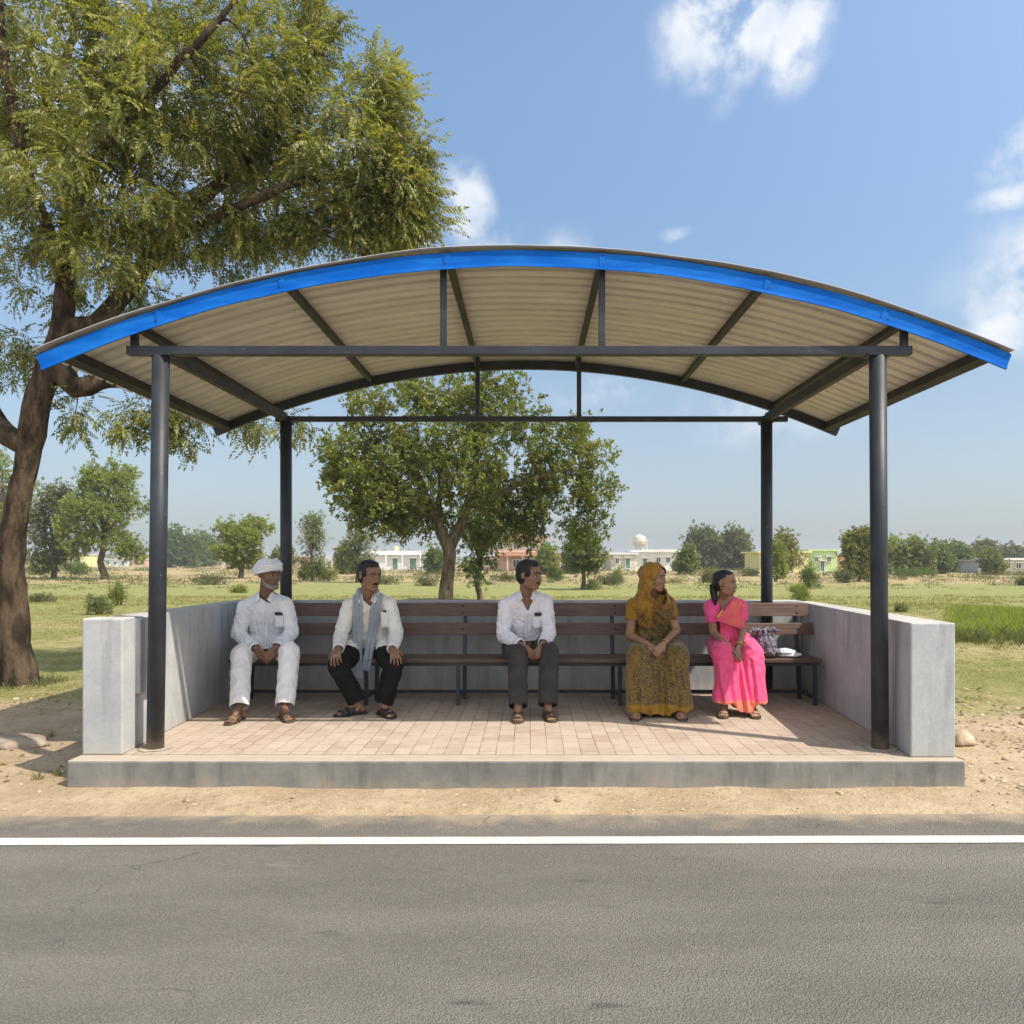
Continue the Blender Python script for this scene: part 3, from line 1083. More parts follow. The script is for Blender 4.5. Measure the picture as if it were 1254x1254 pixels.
def make_tree(name, label, cat, base, limbs, blobs, leaf, tpl, leaf_size, per_tip, spread, seed, bark=None, group=None,
              droop=0.3, tip_r=0.006, step=0.3, lift=0.12, along=2, keep=None, first=0, boss=0.0):
    T = Tree(seed)
    T.step = step
    rng = T.rng
    ids = None
    for pts, radii, st in limbs:
        start = None if st is None else T.near(st)
        if start is not None:
            pts = [T.P[start]] + list(pts)
            radii = [radii[0]] + list(radii)
        T.limb(pts, radii, start)
    pts = blob_points(blobs, rng)
    if keep is not None:
        pts = np.array([p for p in pts if keep(p)])
    T.grow(pts, lift, first)
    root = empty(name, base)
    tag(root, label, cat, group)
    wood = T.wood(tip_r, bark=boss)
    wood.build('trunk', bark or MAT_BARK, root, smooth=True)
    centre = np.mean(pts, axis=0)
    pos, dirs = [], []
    for t in T.tips:
        chain = [t]
        for _ in range(along):
            if T.par[chain[-1]] >= 0 and T.fix[T.par[chain[-1]]] is None:
                chain.append(T.par[chain[-1]])
        for _ in range(per_tip):
            q = T.P[chain[int(rng.integers(0, len(chain)))]]
            off = rng.normal(0, spread, 3)
            p = np.array(list(q)) + off
            d = off / (spread + 1e-6) * 0.6 + (np.array(list(q)) - centre) / (np.linalg.norm(np.array(list(q)) - centre) + .01) * 0.5 + rng.normal(0, 0.5, 3)
            d[2] -= droop
            pos.append(p); dirs.append(d)
    pos, dirs = np.array(pos), np.array(dirs)
    if keep is not None:
        k = np.array([bool(keep(p)) for p in pos])
        pos, dirs = pos[k], dirs[k]
    sc = rng.uniform(0.7, 1.25, len(pos)) * leaf_size
    V = scatter(TPL[tpl], pos, dirs, sc, rng) - np.array(list(root.location))
    F = np.arange(len(V)).reshape(-1, 4)
    link_mesh('crown', np_mesh('crown', V, F), LEAF[leaf], root)
    return root


# ---- the big neem tree on the left
BY = 9.6


def N(px, py, dy=0.0):
    return at(px, py, BY + dy)


def R_(w):
    return w * BY / FPX / 2


def neem_keep(p):
    # nothing grows through the shelter's roof
    x, y, z = p
    if -4.0 < x < 4.0 and y < 8.85 and z < arch_z(min(max(x, -3.6), 3.5)) + 0.35:
        return False
    return True


gz = 0.0
nb = N(20, 840)
limbs = [
    ([Vector((nb.x - 0.02, BY, -0.25)), N(24, 842), N(19, 800), N(13, 720), N(16, 650), N(30, 582), N(36, 548)],
     [R_(58), R_(44), R_(38), R_(34), R_(28), R_(26), R_(28)], None),
    ([N(44, 500), N(60, 452), N(74, 410), N(80, 350), N(84, 280), N(92, 190), N(108, 90), N(125, -20), N(140, -160)],
     [R_(30), R_(29), R_(26), R_(22), R_(19), R_(17), R_(14), R_(11), R_(6)], N(38, 548)),
    ([N(12, 535), N(-10, 508, .1), N(-40, 440, .2), N(-80, 340, .3), N(-130, 200, .3), N(-170, 60, .3)],
     [R_(26), R_(24), R_(21), R_(18), R_(14), R_(8)], N(38, 548)),
    ([N(92, 474), N(122, 466, .1), N(150, 468, .2), N(200, 480, .4), N(260, 488, .5)],
     [R_(26), R_(21), R_(15), R_(9), R_(5)], N(66, 440)),
    ([N(112, 398), N(150, 362, .2), N(185, 318, .4), N(225, 262, .5), N(285, 215, .5), N(340, 150, .4), N(378, 90, .4), N(420, 20, .4)],
     [R_(22), R_(21), R_(20), R_(17), R_(14), R_(12), R_(9), R_(5)], N(76, 400)),
    ([N(240, 278, .2), N(310, 245, -.1), N(370, 222, -.2), N(430, 215, -.2), N(480, 190, -.2)],
     [R_(13), R_(11), R_(9), R_(7), R_(4)], N(205, 290, .45)),
    ([N(45, 250, -.5), N(20, 150, -.7), N(5, 60, -.8), N(-5, -40, -.8)],
     [R_(13), R_(11), R_(9), R_(6)], N(82, 320)),
    ([N(120, 190, -.5), N(175, 130, -.8), N(235, 60, -1.0), N(290, 0, -1.0)],
     [R_(12), R_(10), R_(8), R_(5)], N(86, 250)),
    ([N(60, 120, .6), N(90, 40, 1.0), N(70, -60, 1.2)],
     [R_(11), R_(9), R_(5)], N(92, 190)),
]
PM = BY / FPX


def B(px, py, rx, ry, n, dy=0.0, ryd=None):
    return (N(px, py, dy), (rx * PM, (ryd or min(rx, ry) * 1.15) * PM, ry * PM), n)


blobs = [B(500, 215, 34, 50, 20, 0), B(455, 270, 70, 32, 24, .1), B(505, 265, 34, 34, 14, 0), B(470, 105, 34, 40, 14, 0), B(350, 285, 60, 28, 18, .2), B(250, 120, 140, 93, 118, 0), B(310, 60, 100, 80, 35, .2), B(380, 130, 85, 85, 42, .1), B(425, 195, 75, 70, 45, -.1),
         B(480, 235, 46, 55, 26, -.1), B(478, 130, 30, 39, 18, 0), B(470, 275, 50, 21, 20, 0), B(410, 280, 60, 30, 18, .1),
         B(385, 20, 32, 40, 10, .1), B(150, 190, 90, 90, 48, -.6), B(60, 210, 90, 85, 46, -.2), B(110, 60, 100, 80, 31, -.4),
         B(0, 100, 80, 85, 40, 0), B(40, 330, 60, 45, 17, .1), B(20, 420, 40, 45, 10, .3), B(130, 300, 70, 50, 26, -.4),
         B(230, 270, 80, 50, 34, .3), B(320, 260, 70, 45, 28, .3), B(290, 310, 50, 25, 10, .6), B(190, 370, 50, 25, 9, .6),
         B(90, 420, 40, 25, 4, .3), B(250, 190, 110, 70, 39, .8), B(350, 190, 90, 70, 34, .8),
         B(165, 515, 28, 30, 7, .3, 30), B(225, 520, 26, 36, 10, .4, 30), B(190, 505, 40, 20, 7, .4, 30), B(300, 515, 26, 14, 5, .5, 25), B(365, 520, 22, 14, 4, .5, 25), B(100, 520, 16, 16, 4, .2, 20),
         B(150, -80, 260, 90, 70, 0, 220), B(-120, 150, 120, 180, 54, .3, 180), B(60, 100, 220, 160, 31, 2.2, 150), B(40, 120, 160, 140, 23, -1.7, 70)]
make_tree('neem_tree', 'big neem tree with a bent brown trunk and drooping feathery leaves beside the shelter', 'tree', Vector((nb.x, BY, 0)), limbs, blobs,
          'neem', 'compound', 0.215, 19, 0.07, 11, droop=0.10, tip_r=0.0055, step=0.14, along=2, keep=neem_keep, first=16, boss=.03)


# ---- the tree behind the back wall
def simple_tree(name, label, px, top, base_py, left, right, crown_bottom, leaf, tpl='round', seed=1, n=60, per=10, lsize=None, tw=10,
                fork=True, bark=None, group='trees across the fields', cat='tree', lobes=5, Y=None, lean=0, narrow=0.5, droop=0.1, spread_k=1.0):
    Y = Y or ground_y(base_py)
    pm = Y / FPX
    r = random.Random(seed)
    base = at(px, base_py, Y)
    base.z = ground_z(base.x, base.y) if 8.5 < base.y < 400 else 0
    cx = (left + right) / 2
    H = crown_bottom - top
    W = (right - left) / 2
    hub = at(px + lean, crown_bottom - H * 0.12, Y)
    tr = tw * pm / 2
    mid = (base + hub) / 2 + Vector((r.uniform(-1, 1) * tr, r.uniform(-1, 1) * tr, 0))
    limbs = [([base + Vector((0, 0, -0.2)), base + Vector((0, 0, 0.12 * (hub.z - base.z))), mid, hub], [tr * 1.25, tr * 0.95, tr * 0.8, tr * 0.7], None)]
    k = 4 if fork else 2
    for i in range(k):
        a = 2 * math.pi * (i + r.random() * .6) / k
        d1 = Vector((math.cos(a) * W * 0.32 * pm, math.sin(a) * W * 0.3 * pm, H * 0.30 * pm * r.uniform(.8, 1.2)))
        d2 = Vector((math.cos(a) * W * 0.58 * pm, math.sin(a) * W * 0.55 * pm, H * 0.60 * pm * r.uniform(.8, 1.15)))
        limbs.append(([hub + d1, hub + d2], [tr * 0.55, tr * 0.25], hub))
    limbs.append(([at(cx, (top + crown_bottom) / 2, Y), at(cx, top + H * 0.15, Y)], [tr * 0.55, tr * 0.2], hub))
    blobs = []
    for i in range(lobes):
        t = (i + 0.5) / lobes
        # wide in the middle, narrower at the top and the bottom
        wv = W * (narrow + (1 - narrow) * math.sin(math.pi * min(1, t * 0.85 + 0.12)))
        z = crown_bottom - H * t
        for s in (-1, 1):
            a = r.uniform(0.25, 0.6) * s
            blobs.append((at(cx + wv * a, z + r.uniform(-.08, .08) * H, Y) + Vector((0, r.uniform(-.5, .5) * wv * pm, 0)),
                          (wv * 0.52 * pm, wv * 0.6 * pm, H * 0.62 / lobes * pm * 1.25), max(2, n // (2 * lobes))))
    ls = lsize or max(0.16, 5.2 * pm)
    return make_tree(name, label, cat, base, limbs, blobs, leaf, tpl, ls, int(per * 1.6), ls * 0.75 * spread_k, seed, bark or MAT_BARK2, group,
                     droop=droop, tip_r=0.010 * pm / 0.03 * 0.6, step=max(0.3, H * pm / 12), along=1)


CY = 25.0


def Cc(px, py, dy=0.0):
    return at(px, py, CY + dy)


def RC(w):
    return w * CY / FPX / 2


cb = Cc(546, 745)
cb.z = ground_z(cb.x, cb.y)
climbs = [
    ([cb + Vector((0, 0, -.3)), Cc(546, 738), Cc(547, 715), Cc(550, 690), Cc(549, 672)], [RC(25), RC(18), RC(16), RC(15), RC(16)], None),
    ([Cc(540, 650), Cc(530, 630), Cc(518, 600), Cc(505, 565), Cc(495, 530)], [RC(14), RC(13), RC(10), RC(8), RC(4)], Cc(549, 672)),
    ([Cc(562, 650, .2), Cc(572, 620, .3), Cc(580, 580, .4), Cc(588, 530, .5), Cc(590, 490, .5)], [RC(13), RC(11), RC(9), RC(6), RC(3)], Cc(549, 672)),
    ([Cc(600, 612, -.3), Cc(640, 590, -.6), Cc(690, 575, -.8)], [RC(8), RC(6), RC(3)], Cc(574, 612)),
    ([Cc(500, 622, -.4), Cc(465, 612, -.8), Cc(435, 600, -.8)], [RC(7), RC(5), RC(3)], Cc(528, 628)),
    ([Cc(540, 590, 1.), Cc(535, 540, 1.4), Cc(545, 490, 1.4)], [RC(8), RC(6), RC(3)], Cc(532, 638)),
    ([Cc(470, 560, .6), Cc(440, 530, .9)], [RC(6), RC(3)], Cc(512, 588)),
]
PC = CY / FPX


def BC(px, py, rx, ry, n, dy=0.0):
    return (Cc(px, py, dy), (rx * PC, min(rx, ry) * 1.4 * PC, ry * PC), n)


cblobs = [BC(440, 590, 44, 40, 34, -.3), BC(470, 625, 44, 34, 30, -.8), BC(430, 560, 34, 40, 22, .4), BC(520, 640, 40, 26, 18, .8), BC(640, 640, 44, 24, 18, .5), BC(560, 570, 50, 50, 28, -.9), BC(600, 490, 60, 36, 46), BC(540, 480, 56, 34, 36, .6), BC(470, 495, 50, 40, 34), BC(430, 545, 36, 40, 26), BC(480, 560, 50, 36, 34, -.6),
          BC(550, 540, 60, 45, 46, .4), BC(625, 545, 56, 45, 48, -.5), BC(690, 540, 40, 40, 34), BC(730, 590, 30, 42, 26), BC(680, 600, 44, 34, 34, -.3),
          BC(450, 612, 34, 28, 26, -.7), BC(500, 610, 40, 28, 26, -.5), BC(475, 640, 30, 18, 12, -.5), BC(575, 600, 44, 40, 30, -.6), BC(630, 620, 36, 34, 26, .5), BC(710, 645, 32, 24, 16),
          BC(585, 650, 36, 22, 14, 1.2), BC(520, 560, 40, 40, 22, 1.4), BC(650, 650, 26, 18, 8, .3), BC(415, 585, 18, 24, 8)]
make_tree('broad_tree', 'broad spreading green tree standing just beyond the back wall of the shelter', 'tree', cb, climbs, cblobs,
          'mid', 'round', 0.25, 13, 0.20, 23, bark=MAT_BARK2, droop=0.2, tip_r=0.009, step=0.45, along=2, group='trees across the fields', first=10, boss=.06)

simple_tree('small_tree', 'small dark tree on a thin stem under the broad tree crown', 588, 598, 735, 556, 622, 698, 'deep', seed=31, n=90, per=14, tw=8)
simple_tree('tall_tree', 'tall airy light green tree left of the front left post', 128, 566, 709, 84, 182, 680, 'fresh', seed=32, n=230, per=12, tw=9, lobes=6, narrow=.6)
simple_tree('dull_tree', 'dull olive tree between the neem trunk and the tall light green tree', 66, 600, 708, 38, 98, 692, 'olive', seed=33, n=110, per=12, tw=7)
simple_tree('leafy_tree', 'bright green tree half hidden behind the neem trunk at the frame edge', 2, 560, 704, -40, 46, 694, 'fresh', seed=34, n=130, per=12, tw=10)
simple_tree('round_tree', 'round bright green tree standing in the field behind the turbaned man', 295, 640, 708, 257, 333, 690, 'fresh', seed=35, n=150, per=13, tw=7, narrow=.75, lobes=4)
simple_tree('slender_tree', 'slender sparse tree just right of the rear left post', 382, 630, 712, 365, 399, 700, 'pale', 'fine', seed=36, n=70, per=9, tw=4, fork=False)
simple_tree('slender_tree', 'slender pale tree behind the man with the grey scarf', 437, 652, 714, 420, 458, 698, 'pale', 'fine', seed=37, n=60, per=9, tw=4, fork=False)
simple_tree('young_tree', 'pale young tree on a bare stem between the pink villa and the long white house', 714, 655, 722, 692, 740, 698, 'pale', seed=38, n=110, per=12, tw=6)
simple_tree('leafy_tree', 'full grey green tree behind the head of the woman in pink, left of its pair', 861, 653, 698, 838, 884, 692, 'olive', seed=39, n=110, per=12, tw=6)
simple_tree('leafy_tree', 'full grey green tree behind the head of the woman in pink, right of its pair', 900, 654, 698, 878, 918, 692, 'olive', seed=40, n=100, per=12, tw=6)
simple_tree('young_tree', 'yellow green young tree in front of the yellow house', 960, 655, 706, 944, 976, 694, 'yellow', seed=41, n=60, per=9, tw=4)
simple_tree('young_tree', 'narrow deep green tree just right of the rear right post', 950, 672, 712, 940, 961, 704, 'fresh', seed=52, n=50, per=9, tw=4)
simple_tree('young_tree', 'yellow green tree just left of the front right post', 1052, 654, 712, 1032, 1073, 700, 'yellow', seed=42, n=110, per=12, tw=4)
for i, (px, top, base, l, r_, lf, lab) in enumerate([
        (1098, 659, 704, 1076, 1124, 'fresh', 'tallest and lightest green tree of the row right of the front right post'),
        (1124, 667, 704, 1108, 1143, 'mid', 'second tree from the left in the row right of the front right post'),
        (1146, 671, 703, 1132, 1162, 'deep', 'middle tree of the row, smaller than its neighbours, right of the front right post'),
        (1172, 671, 701, 1152, 1190, 'deep', 'rounded dark tree near the right end of the row by the white flat house'),
        (1192, 678, 700, 1180, 1212, 'olive', 'last low tree of the row, touching the white flat house'),
        (1206, 666, 698, 1198, 1216, 'olive', 'thin tree rising behind the left end of the white flat house'),
        (1236, 672, 697, 1222, 1252, 'olive', 'hazy round tree behind the white flat house at the right edge'),
        (209, 654, 695, 196, 224, 'deep', 'hazy far tree just right of the front left post'),
        (232, 660, 695, 220, 246, 'deep', 'hazy far tree, middle one of three left of the round tree'),
        (252, 660, 694, 240, 266, 'deep', 'hazy far tree nearest to the round tree')]):
    simple_tree('field_tree', lab, px, top, base, l, r_, base - 5, lf, seed=60 + i, n=60, per=11, tw=4, lobes=4, narrow=.7)


# ---- trees that half cover the village houses
for i, (px, top, base, l, r_, lf, lab) in enumerate([
        (424, 672, 703, 414, 434, 'mid', 'small tree in front of the left wing of the long low white house'),
        (532, 676, 703, 522, 542, 'deep', 'dark bushy tree at the right end of the long low white house'),
        (668, 672, 704, 658, 679, 'fresh', 'light tree before the right half of the pink villa veranda'),
        (700, 670, 703, 690, 711, 'deep', 'dark tree at the right corner of the pink villa'),
        (842, 673, 704, 833, 852, 'mid', 'tree at the right end of the white flat roofed house'),
        (1216, 682, 704, 1207, 1226, 'mid', 'small tree before the grey side of the flat house'),
        (346, 676, 700, 337, 356, 'mid', 'small far tree touching the left side of the rear left post')]):
    simple_tree('village_tree', lab, px, top, base, l, r_, base - 4, lf, seed=160 + i, n=50, per=9, tw=3, lobes=3, narrow=.75, group='trees before the village houses')


# ---- shrubs
def shrub(name, label, px, top, base_py, left, right, leaf, seed, n=40, per=12, group='shrubs in the fields', tpl='fine', cat='shrub', lsize=None, Y=None):
    Y = Y or ground_y(base_py)
    pm = Y / FPX
    r = random.Random(seed)
    base = at(px, base_py, Y)
    base.z = ground_z(base.x, base.y) if 8.5 < base.y < 400 else 0
    H, W = (base_py - top) * pm, (right - left) / 2 * pm
    limbs = []
    for i in range(5):
        a = r.uniform(0, 6.28)
        limbs.append(([base + Vector((0.05 * math.cos(a), .05 * math.sin(a), -.05)), base + Vector((math.cos(a) * W * .3, math.sin(a) * W * .3, H * .45))], [0.03 + .006 * H, 0.015], None))
    blobs = []
    cx = (left + right) / 2
    for i in range(6):
        u = r.uniform(-.62, .62)
        hh = H * (0.9 - 0.45 * abs(u)) * r.uniform(.5, 1.05)
        blobs.append((at(cx, base_py, Y) + Vector((u * W, r.uniform(-.4, .4) * W, hh * .52 + base.z)), (W * .42, W * .42, hh * .46), n // 6 + 1))
    ls = lsize or max(0.08, 3.0 * pm)
    return make_tree(name, label, cat, base, limbs, blobs, leaf, tpl, ls, per, ls * 0.75, seed, MAT_BARK2, group, droop=-0.55, tip_r=0.004, step=0.25, along=1)


SHR = [
    ('dry straggly shrub beside the left pillar of the shelter', 122, 712, 752, 104, 142, 'pale', 101, 60),
    ('leafy shrub growing behind the dry one left of the shelter', 146, 702, 742, 132, 160, 'fresh', 102, 50),
    ('low dark clump at the foot of the neem trunk, in the grass', 54, 724, 738, 34, 74, 'olive', 103, 36),
    ('wide green bush under the dull olive tree', 92, 680, 704, 70, 116, 'deep', 104, 60),
    ('small green bush close to the right side of the neem trunk', 44, 684, 704, 30, 58, 'fresh', 105, 36),
    ('bright round bush right of the slender tree by the rear left post', 402, 682, 712, 384, 418, 'fresh', 106, 60),
    ('small bush at the foot of the slender tree by the rear left post', 372, 685, 711, 363, 384, 'deep', 107, 36),
    ('long low dark bush in the field left of the round tree', 262, 700, 716, 230, 294, 'olive', 108, 50),
    ('small low bush right of the turbaned man, near the back wall', 290, 712, 726, 281, 301, 'fresh', 109, 26),
    ('low dark bush between the man with the scarf and the broad tree', 520, 703, 717, 500, 545, 'olive', 110, 40),
    ('rounded green bush right of the head of the man in the middle', 682, 684, 712, 664, 696, 'deep', 111, 60),
    ('pale bush behind the stem of the pale young tree', 742, 697, 716, 724, 770, 'olive', 112, 46),
    ('small bright bush below the water tower', 757, 692, 714, 748, 768, 'fresh', 113, 30),
    ('small conical bush against the long white house', 829, 684, 700, 824, 836, 'deep', 114, 30),
    ('tangled brown green bush behind the woman in mustard, to her right', 860, 696, 714, 842, 884, 'olive', 115, 46),
    ('bright leafy bush at the left side of the head of the woman in pink', 872, 684, 713, 862, 884, 'yellow', 116, 30),
    ('upright dark shrub right of the rear right post', 990, 680, 720, 975, 1006, 'deep', 117, 60),
    ('light shrub right above the end of the bench back', 984, 709, 737, 962, 1002, 'fresh', 118, 60),
    ('wide brownish thicket in front of the orange house', 1036, 694, 714, 1014, 1058, 'olive', 119, 60),
    ('low dark bushes under the row of dark trees', 1120, 694, 706, 1088, 1150, 'deep', 120, 60),
    ('dark bush cut by the right edge of the picture', 1250, 704, 717, 1238, 1264, 'deep', 121, 36),
    ('weedy clump at the foot of the front right post, beyond the wall', 1100, 741, 752, 1090, 1114, 'pale', 122, 26),
    ('low weed patch in front of the pink villa', 640, 699, 712, 600, 668, 'olive', 123, 50),
    ('weed patch in the field above the right arm of the man with the scarf', 470, 700, 716, 452, 496, 'pale', 124, 36),
    ('small grey bush on the dry field right of the woman in pink', 915, 694, 706, 906, 930, 'olive', 125, 26),
    ('pale tuft of weeds left of the woman in mustard', 724, 707, 722, 706, 744, 'pale', 126, 30),
]
for lab, px, top, base, l, r_, lf, sd, n in SHR:
    shrub('shrub', lab, px, top, base, l, r_, lf, sd, n)


# ---- a far belt of trees along the whole horizon, and low scrub: both read as one mass
fr_ = np.random.default_rng(21)
n = 5200
fx = (fr_.uniform(-120, 1380, n) - VX) / FPX
fy = fr_.uniform(300, 430, n)
hh_ = np.array([max(0.15, .62 + .75 * mnoise.noise(Vector((a * 9, 3, 0))) + .45 * mnoise.noise(Vector((a * 31, 7, 0)))) for a in fx])
fz = fr_.uniform(0, 1, n) ** .8 * hh_ * 6.2
pos = np.stack([fx * fy, fy, fz], 1)
dr = fr_.normal(0, 1, (n, 3)); dr[:, 2] += .4
Vf = scatter(TPL['round'], pos, dr, fr_.uniform(1.0, 2.2, n), fr_)
tag(link_mesh('far_wood', np_mesh('far_wood', Vf, np.arange(len(Vf)).reshape(-1, 4)), LEAF['olive']), kind='stuff')
cl = []
while len(cl) < 150:
    y = math.exp(fr_.uniform(math.log(38), math.log(170)))
    x = (fr_.uniform(-30, 1290) - VX) / FPX * y
    if mnoise.noise(Vector((x * .03, y * .05, 6))) + fr_.uniform(-.3, .3) > 0.02 and not (y < 50 and fr_.random() < .6):
        cl.append((x, y, fr_.uniform(.25, .95) * (1 if y > 55 else .6)))
pos, dr, sc_ = [], [], []
for x, y, h in cl:
    w = h * fr_.uniform(1.0, 3.2)
    m_ = int(26 + 30 * w)
    q = fr_.normal(0, 1, (m_, 3)) * np.array([w * .55, w * .45, h * .30]) + np.array([x, y, ground_z(x, y) + h * .35])
    q[:, 2] = np.maximum(q[:, 2], ground_z(x, y))
    pos.append(q); dr.append(fr_.normal(0, 1, (m_, 3)) + np.array([0, 0, .8])); sc_.append(fr_.uniform(.7, 1.3, m_) * max(.12, 2.4 * y / FPX))
pos, dr, sc_ = np.concatenate(pos), np.concatenate(dr), np.concatenate(sc_)
Vf = scatter(TPL['fine'], pos, dr, sc_, fr_)
tag(link_mesh('undergrowth', np_mesh('undergrowth', Vf, np.arange(len(Vf)).reshape(-1, 4)), LEAF['olive']), kind='stuff')


# ---- grass, crop and litter on the ground
def blades(name, x, y, h, w, mat, rng, lean=0.5, per=5, spread=0.03):
    n = len(x)
    zz = np.array([ground_z(a, b_) for a, b_ in zip(x, y)])
    X = np.repeat(x, per) + rng.normal(0, 1, n * per) * np.repeat(spread if np.ndim(spread) else np.full(n, spread), per)
    Yv = np.repeat(y, per) + rng.normal(0, 1, n * per) * np.repeat(spread if np.ndim(spread) else np.full(n, spread), per)
    Z = np.repeat(zz, per) - 0.01
    Hh = np.repeat(h, per) * rng.uniform(0.5, 1.2, n * per)
    Ww = np.repeat(w, per)
    a = rng.uniform(0, 2 * np.pi, n * per)
    t = rng.uniform(0, 2 * np.pi, n * per)
    ln = rng.uniform(0.1, 1.0, n * per) * lean * Hh
    dx, dy = np.cos(a) * Ww / 2, np.sin(a) * Ww / 2
    lx, ly = np.cos(t) * ln, np.sin(t) * ln
    p0 = np.stack([X - dx, Yv - dy, Z], 1)
    p1 = np.stack([X + dx, Yv + dy, Z], 1)
    p2 = np.stack([X + dx * .6 + lx * .4, Yv + dy * .6 + ly * .4, Z + Hh * .6], 1)
    p3 = np.stack([X + lx, Yv + ly, Z + Hh], 1)
    V = np.stack([p0, p1, p2, p3], 1).reshape(-1, 3)
    F = np.arange(len(V)).reshape(-1, 4)
    return link_mesh(name, np_mesh(name, V, F), mat)


MAT_GRASS = leaf_mat('grass_blades', (0.18, 0.195, 0.050), (0.31, 0.30, 0.095), 0.40, 0.9, (0.42, 0.345, 0.17), 0.48)
MAT_CROP = leaf_mat('bright_crop_blades', (0.19, 0.25, 0.045), (0.33, 0.38, 0.080), 0.46, 1.2, (0.34, 0.33, 0.09), 0.12)
g = np.random.default_rng(5)
# field grass in front of and beside the shelter, thinning with distance
yy = np.exp(g.uniform(math.log(7.6), math.log(34), 56000))
xx = (g.uniform(-80, 1340, len(yy)) - VX) / FPX * yy
keep = ~((xx > -3.5) & (xx < 3.35) & (yy < 8.4))
pt = np.array([mnoise.noise(Vector((a * .5, b_ * .5, 0))) for a, b_ in zip(xx, yy)])
edge_n = np.array([0.9 * mnoise.noise(Vector((a * .9, b_ * .9, 5))) for a, b_ in zip(xx, yy)])
keep &= (yy + edge_n + 0.25 * np.clip(xx + 3, -4, 0) * -0.0 > 8.0) & (pt + g.uniform(-.6, .6, len(yy)) > -0.30)
xx, yy, pt = xx[keep], yy[keep], pt[keep]
pm = yy / FPX
hh = np.clip(2.1 * pm, 0.028, 0.10) * (1 + 0.7 * pt)
tag(blades('grass', xx, yy, hh, np.clip(0.75 * pm, 0.006, 0.03), MAT_GRASS, g, 0.9, 5, np.clip(2.5 * pm, .025, .2)), kind='stuff')
# a belt of taller crop on the right
cy_ = g.uniform(14.6, 24, 7000)
cx_ = (1168 - VX) / FPX * cy_ + g.uniform(0, 1, 7000) ** 1.2 * 9
crop_edge = (cy_ + 0.8 * np.array([mnoise.noise(Vector((a, b_ * .7, 9))) for a, b_ in zip(cx_, cy_)]) > 15.2) & (cx_ > 8.6 + 0.1 * (cy_ - 15))
cx_, cy_ = cx_[crop_edge], cy_[crop_edge]
tag(blades('green_crop', cx_, cy_, g.uniform(.08, .22, len(cx_)) * np.clip((cy_ - 14.9) / 1.6, .45, 1) * (1 + .35 * np.array([mnoise.noise(Vector((a * .8, b_ * .8, 3))) for a, b_ in zip(cx_, cy_)])), np.full(len(cx_), .024), MAT_CROP, g, 0.45, 7, np.full(len(cx_), 0.12)), kind='stuff')
# rough grass along the foot of the crop, round the neem trunk and against the outer walls
qx = np.concatenate([8.4 + g.uniform(0, 7, 500), nb.x + .42 * np.cos(np.linspace(0, 6.28, 90)) + g.normal(0, .06, 90), g.uniform(3.2, 3.6, 60), g.uniform(-3.9, -3.35, 70)])
qy = np.concatenate([g.normal(15.2, .5, 500), BY + .42 * np.sin(np.linspace(0, 6.28, 90)) + g.normal(0, .06, 90), g.uniform(7.6, 8.6, 60), g.uniform(8.0, 8.8, 70)])
qh = np.concatenate([g.uniform(.10, .26, 500), g.uniform(.04, .11, 90), g.uniform(.04, .10, 60), g.uniform(.04, .12, 70)])
tag(blades('rough_grass', qx, qy, qh, np.full(len(qx), .012), LEAF['olive'], g, .9, 9, np.full(len(qx), .06)), kind='stuff')
# straggling weeds in the dry scrub farther off
wy = np.exp(g.uniform(math.log(42), math.log(190), 3600))
wx = (g.uniform(-40, 1300, len(wy)) - VX) / FPX * wy
pt = np.array([mnoise.noise(Vector((a * .07, b_ * .05, 2))) for a, b_ in zip(wx, wy)])
k = pt + g.uniform(-.25, .25, len(wy)) > 0.05
wx, wy = wx[k], wy[k]
pm = wy / FPX
MAT_WEED = leaf_mat('field_weeds', (0.10, 0.125, 0.04), (0.21, 0.215, 0.085), 0.3, 0.5, (0.34, 0.27, 0.14), 0.25)
tag(blades('weeds', wx, wy, np.clip(2.6 * pm, .08, .40), np.clip(.8 * pm, .02, .12), MAT_WEED, g, 1.1, 12, np.clip(4.0 * pm, .1, .7)), kind='stuff')

# ------------------------------------------------------------------ people
def cloth_mat(name, c1, c2, rough=0.85, scale=9, weave=0.12, lo=.35, hi=.65, stretch=(1, 1, 1), sheen=0.12):
    m, nt, out = new_mat(name)
    b = NB(nt)
    P = b.n('ShaderNodeTexCoord').outputs['Object']
    v = b.mapping(P, scale=stretch)
    col = b.mix(b.smooth(b.noise(v, scale, 5, 0.6), lo, hi), c1, c2)
    nrm = b.bump(b.noise(b.mapping(P, scale=(1, 1, 0.45)), 26, 4, 0.55, 0.8), 0.35, 0.012)
    b.principled(out, col, rough, nrm, 0, 0.2, **{'Sheen Weight': sheen})
    return m


def skin_mat(name, c1, c2):
    m, nt, out = new_mat(name)
    b = NB(nt)
    P = b.n('ShaderNodeTexCoord').outputs['Object']
    col = b.mix(b.smooth(b.noise(P, 14, 5, 0.6), 0.35, 0.65), c1, c2)
    nrm = b.bump(b.noise(P, 160, 3, 0.6), 0.15, 0.003)
    p = b.principled(out, col, 0.5, nrm, 0, 0.4)
    p.inputs['Subsurface Weight'].default_value = 0.08
    p.inputs['Subsurface Radius'].default_value = (0.012, 0.005, 0.003)
    return m


